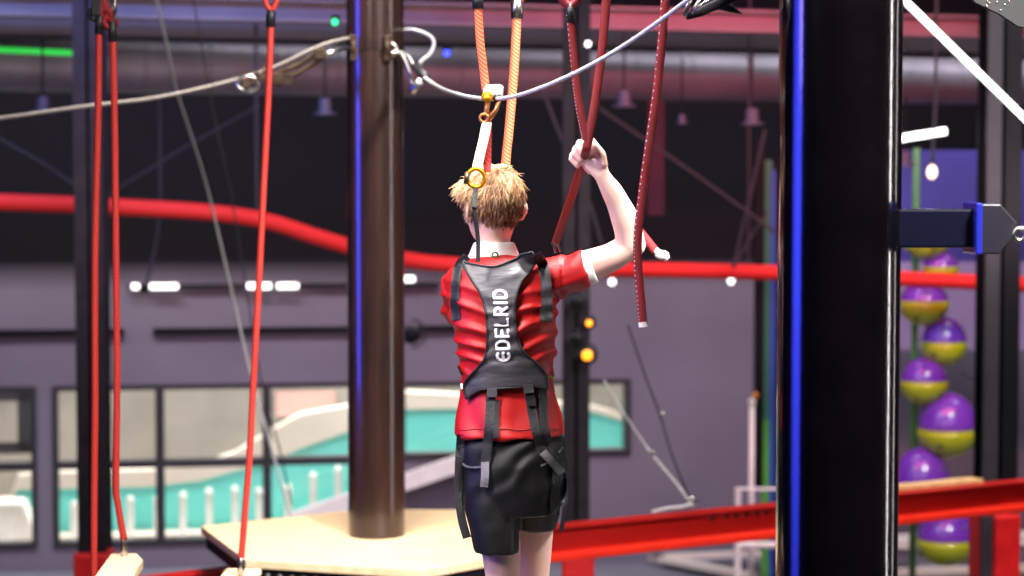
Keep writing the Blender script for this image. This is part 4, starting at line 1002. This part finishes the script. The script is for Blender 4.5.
# hem band of the jersey and seam piping
hemp = [hug(455 + 109 * k / 40, 430 + 1.0 * math.sin(k * .5), .001, None) if False else hug(458.5 + 103 * k / 40, 429.5 + .8 * math.sin(k * .6), .0012, 4.95) for k in range(41)]
obj('hem_seam', MB().tube(hemp, .0014, 6), mat('dark_red_seam', (140, 8, 14), .6), shirt)
# lettering, strokes in letter space: x along (0..w), y up (0..1)
def arc(cx, cy, rx, ry, a0, a1, n=10): return [(cx + rx * math.cos(math.radians(a0 + (a1 - a0) * i / n)), cy + ry * math.sin(math.radians(a0 + (a1 - a0) * i / n))) for i in range(n + 1)]
LET = {
 'C': ([arc(.5, .5, .45, .5, 60, 300), [(.1, .5), (.78, .5)]], .8),
 'E': ([[(.72, 0), (0.05, 0), (0.05, 1), (.72, 1)], [(.05, .5), (.62, .5)]], .75),
 'D': ([[(.05, 0), (.05, 1), (.35, 1)] + arc(.35, .5, .45, .5, 90, -90) + [(.05, 0)]], .85),
 'L': ([[(.05, 1), (.05, 0), (.65, 0)]], .68),
 'R': ([[(.05, 0), (.05, 1), (.4, 1)] + arc(.4, .73, .3, .27, 90, -90) + [(.05, .46)], [(.38, .46), (.75, 0)]], .8),
 'I': ([[(.05, 0), (.05, 1)]], .12)}
seq = ['C', 'D', 'E', 'L', 'R', 'I', 'D']; gap = .36; tot = sum(LET[s][1] for s in seq) + gap * 6
y0_, y1_ = 361.0, 290.0; lenpx = y0_ - y1_; unit = lenpx / tot; Hpx = 12.3
def place(a, h):
    py = y0_ - a * unit; px = 503.5 - (361 - py) * .03 + Hpx * (.5 - h)
    px = 509.6 - (361 - py) * .052 - Hpx * h
    d = ray(px, py).normalized(); loc, n_, _, _ = bvh_pad.ray_cast(EYE, d)
    return (loc if loc is not None else Q(px, py, 4.9)) - d * .0012
adv = 0
for s in seq:
    m = MB(); strokes, w_ = LET[s]
    for st_ in strokes:
        P = [place(adv + x, y) for x, y in st_]
        m.tube(P, .0037, 8, flat=(.22, V((0, 1, 0))))
        for p in P: m.ball(p, (.0036, .0008, .0036), 10, 6)
    obj('letter', m, M_PRINT, hp); adv += w_ + gap
# webbing straps
def strap(name, pts, wpx, mt, th=.0025, off=.008, parent=person, fb=4.9, n=8):
    P = cr([V((p[0], p[1], 0)) for p in pts], n); g = []
    for i, p in enumerate(P):
        a = P[max(0, i - 1)]; b = P[min(len(P) - 1, i + 1)]; d = (b - a).normalized(); nn = V((-d.y, d.x, 0))
        r_ = []
        for j in range(5):
            q = p + nn * (wpx * (j / 4 - .5)); r_.append(hug(q.x, q.y, off, fb))
        g.append(r_)
    smooth_grid(g, 6)
    return obj(name, sheet(g, th), mt, parent, smooth=False)
strap('shoulder_strap', [(467, 256), (459, 266), (456, 280), (455, 300), (456, 320)], 9, M_STRAP, fb=4.97)
s_ = strap('shoulder_strap', [(536, 254), (543, 266), (546, 285), (547, 305), (547, 321)], 11, mat('dark_grey_webbing', (58, 56, 62), .55), off=.01)
strap('strap_buckle', [(546, 309), (546, 322)], 12, M_STRAP, th=.006, off=.014, parent=s_)
M_BUCK = mat('buckle_grey', (92, 90, 94), .4, metal=.4)
s_ = strap('leg_strap', [(491, 392), (490, 415), (488, 440), (485, 466)], 9.5, M_STRAP, off=.012)
b_ = strap('buckle', [(492, 389), (492, 397)], 10, M_BUCK, th=.005, off=.022, parent=s_)
strap('strap_tail', [(485, 462), (485, 475), (484, 487)], 8, M_STRAPG, off=.016, parent=s_)
strap('strap_tail', [(496, 400), (496, 425), (496, 438)], 6, M_RUBBER, off=.01, parent=s_)
s_ = strap('leg_strap', [(529, 388), (531, 405), (536, 430), (542, 450), (549, 460)], 9.5, M_STRAP, off=.012)
strap('buckle', [(528, 385), (529, 393)], 10, M_BUCK, th=.005, off=.022, parent=s_)
strap('buckle_tab', [(531, 396), (532, 406)], 8, M_RUBBER, th=.005, off=.02, parent=s_)
strap('strap_tail', [(543, 452), (552, 462), (562, 473)], 8, M_STRAPG, off=.018, parent=s_, fb=4.93)
strap('side_strap', [(541, 384), (543, 400), (544, 425), (549, 445), (557, 458)], 9, M_STRAP, off=.011)
strap('hip_loop', [(458, 460), (468, 467), (482, 467)], 1.8, M_STRAPG, off=.008)
strap('hip_loop', [(541, 466), (552, 460), (563, 447)], 1.8, M_STRAPG, off=.008)
strap('hanging_tail', [(461, 435), (459, 465), (459, 495), (462, 520), (467, 538)], 8.5, M_STRAP, off=.012, fb=4.95)
strap('hanging_tail', [(557, 462), (556, 485), (554, 505), (556, 514)], 8, M_STRAP, off=.012, fb=4.95)
strap('hanging_tail', [(562, 470), (566, 490), (564, 515), (561, 531)], 4.5, M_STRAP, off=.012, fb=4.94)
strap('pale_tail', [(561, 474), (562, 490), (562, 503)], 5, M_STRAPG, off=.014, fb=4.93)
strap('neon_tag', [(549, 376), (554, 379)], 2.5, M_YG, off=.012, fb=4.95)
strap('black_tab', [(462, 375), (458, 366)], 2.5, M_STRAP, off=.01, fb=4.95)
m = MB(); m.tube([hug(462, 384, .012, 4.97), hug(462, 389, .012, 4.97)], .0045, 10); obj('silver_side_buckle', m, M_STEEL, person)
m = MB(); m.torus(hug(495, 255, .008), .007, .002, (0, 1, .3)); obj('collar_loop', m, mat('green_loop', (70, 110, 50), .5), person)
m = MB(); m.tube([E(558, 244, 4.93), E(561, 252, 4.93)], .0035, 8); m.tube([E(553, 243, 4.93), E(556, 253, 4.93)], .0035, 8); obj('shoulder_clip', m, M_STEEL, person)

# ------------------------------------------------------------------ light
def area(name, loc, target, sx, sy, power, col, shape='RECTANGLE', spread=None):
    l = bpy.data.lights.new(name, 'AREA'); l.shape = shape; l.size = sx; l.size_y = sy; l.energy = power; l.color = col
    o = bpy.data.objects.new(name, l); COL.objects.link(o); o.location = loc
    o.rotation_euler = (V(target) - V(loc)).to_track_quat('-Z', 'Y').to_euler()
    if spread: l.spread = math.radians(spread)
    return o
area('key_lamp', (2.2, 2.6, 4.6), (0.1, 5, 1.1), .6, .6, 370, (1, .96, .94), spread=90)
area('fill_lamp', (-2.6, 2.2, 3.4), (0, 5, 1.0), 1.0, 1.0, 22, (1, .92, .95), spread=90)
area('jersey_fill', (-1.5, 3.0, 4.2), (0, 5, .9), .5, .5, 22, (1, .93, .9), spread=60)  # unseen light added to brighten the lower jersey
area('top_lamp', (0.2, 5.0, 4.6), (0.1, 5, 1), .7, .7, 95, (1, .97, .94), spread=80)
area('platform_lamp', (-.8, 7.8, 4.6), (-.8, 8.8, 0), .8, .8, 75, (1, .95, .88), spread=80)
area('hall_light', (-4, 16.5, 4.9), (-4, 20.4, -1.6), 7, .8, 175, (.95, .92, 1), spread=100)
area('hall_light', (4, 17.0, 4.9), (4, 21.0, -1.6), 7, .8, 175, (.95, .92, 1), spread=100)
area('hall_light', (4.2, 10.6, 4.9), (3.6, 13, -1), 3, 1.0, 230, (1, .95, .93), spread=110)  # unseen light added to brighten the red pad of the right column
area('hall_light', (-2, 11.5, 4.9), (-2, 14, -1), 5, 1.0, 75, (1, .95, .93), spread=110)
p = WP(-4.0, 1.15, -2.2); area('inner_room_lamp', p, p + V((0, -.01, -3)), 9, 2.5, 520, (1, .97, .92))
p = WP(1.5, 1.15, -2.2); area('inner_room_lamp', p, p + V((0, -.01, -3)), 6, 2.5, 360, (1, .97, .92))
area('inner_room_lamp', WP(-2.5, 1.05, -.35), WP(-2.5, -1.5, -1.6), 10, .2, 190, (1, .97, .92))
area('blue_lamp', (-1.7, 4.40, 1.6), (0.6, 4.3, 1.6), 1.0, 4.5, 10, (.045, .06, 1), spread=34)
area('blue_lamp', (-3.4, 7.7, 2.7), (-.6, 8.75, 2.6), .6, 4.7, 10, (.06, .07, 1), spread=34)
area('pole_lamp', (3.2, 7.4, 1.8), (-.6, 8.78, 1.6), .10, 5.0, 5, (1, .85, .85), spread=60)
area('soft_blue_lamp', (-4.5, 4.0, 2.4), (0, 5, .5), .8, .8, 8, (.35, .25, 1), spread=60)
area('pole_lamp', (4.2, 6.2, 1.8), (.67, 4.2, 1.6), .08, 5.0, 16, (1, .9, .9))
area('pole_lamp', (4.2, 4.72, 1.8), (.69, 4.25, 1.6), .05, 5.0, 7, (1, .9, .9), spread=50)
area('duct_blue_lamp', (-2.6, 13.2, 3.6), (-2.6, 15.8, 2.45), 3.6, .12, 130, (.2, .32, 1))
area('duct_red_lamp', (2.6, 14.0, 3.2), (2.6, 16.8, 2.4), 4.4, .12, 170, (1, .12, .2))
area('duct_white_lamp', (0.5, 14.5, 3.9), (0.5, 16.2, 2.5), 9.0, .10, 34, (.9, .88, 1))
area('beam_fill', (0.0, 12.2, 1.4), (0.0, 14.6, 3.1), 9.0, .6, 115, (1, .8, .86))  # unseen upward light added to brighten the roof beam and the duct's underside
w = bpy.data.worlds.new('world'); sc.world = w; w.use_nodes = True
w.node_tree.nodes['Background'].inputs[0].default_value = (.55, .38, .6, 1); w.node_tree.nodes['Background'].inputs[1].default_value = .018
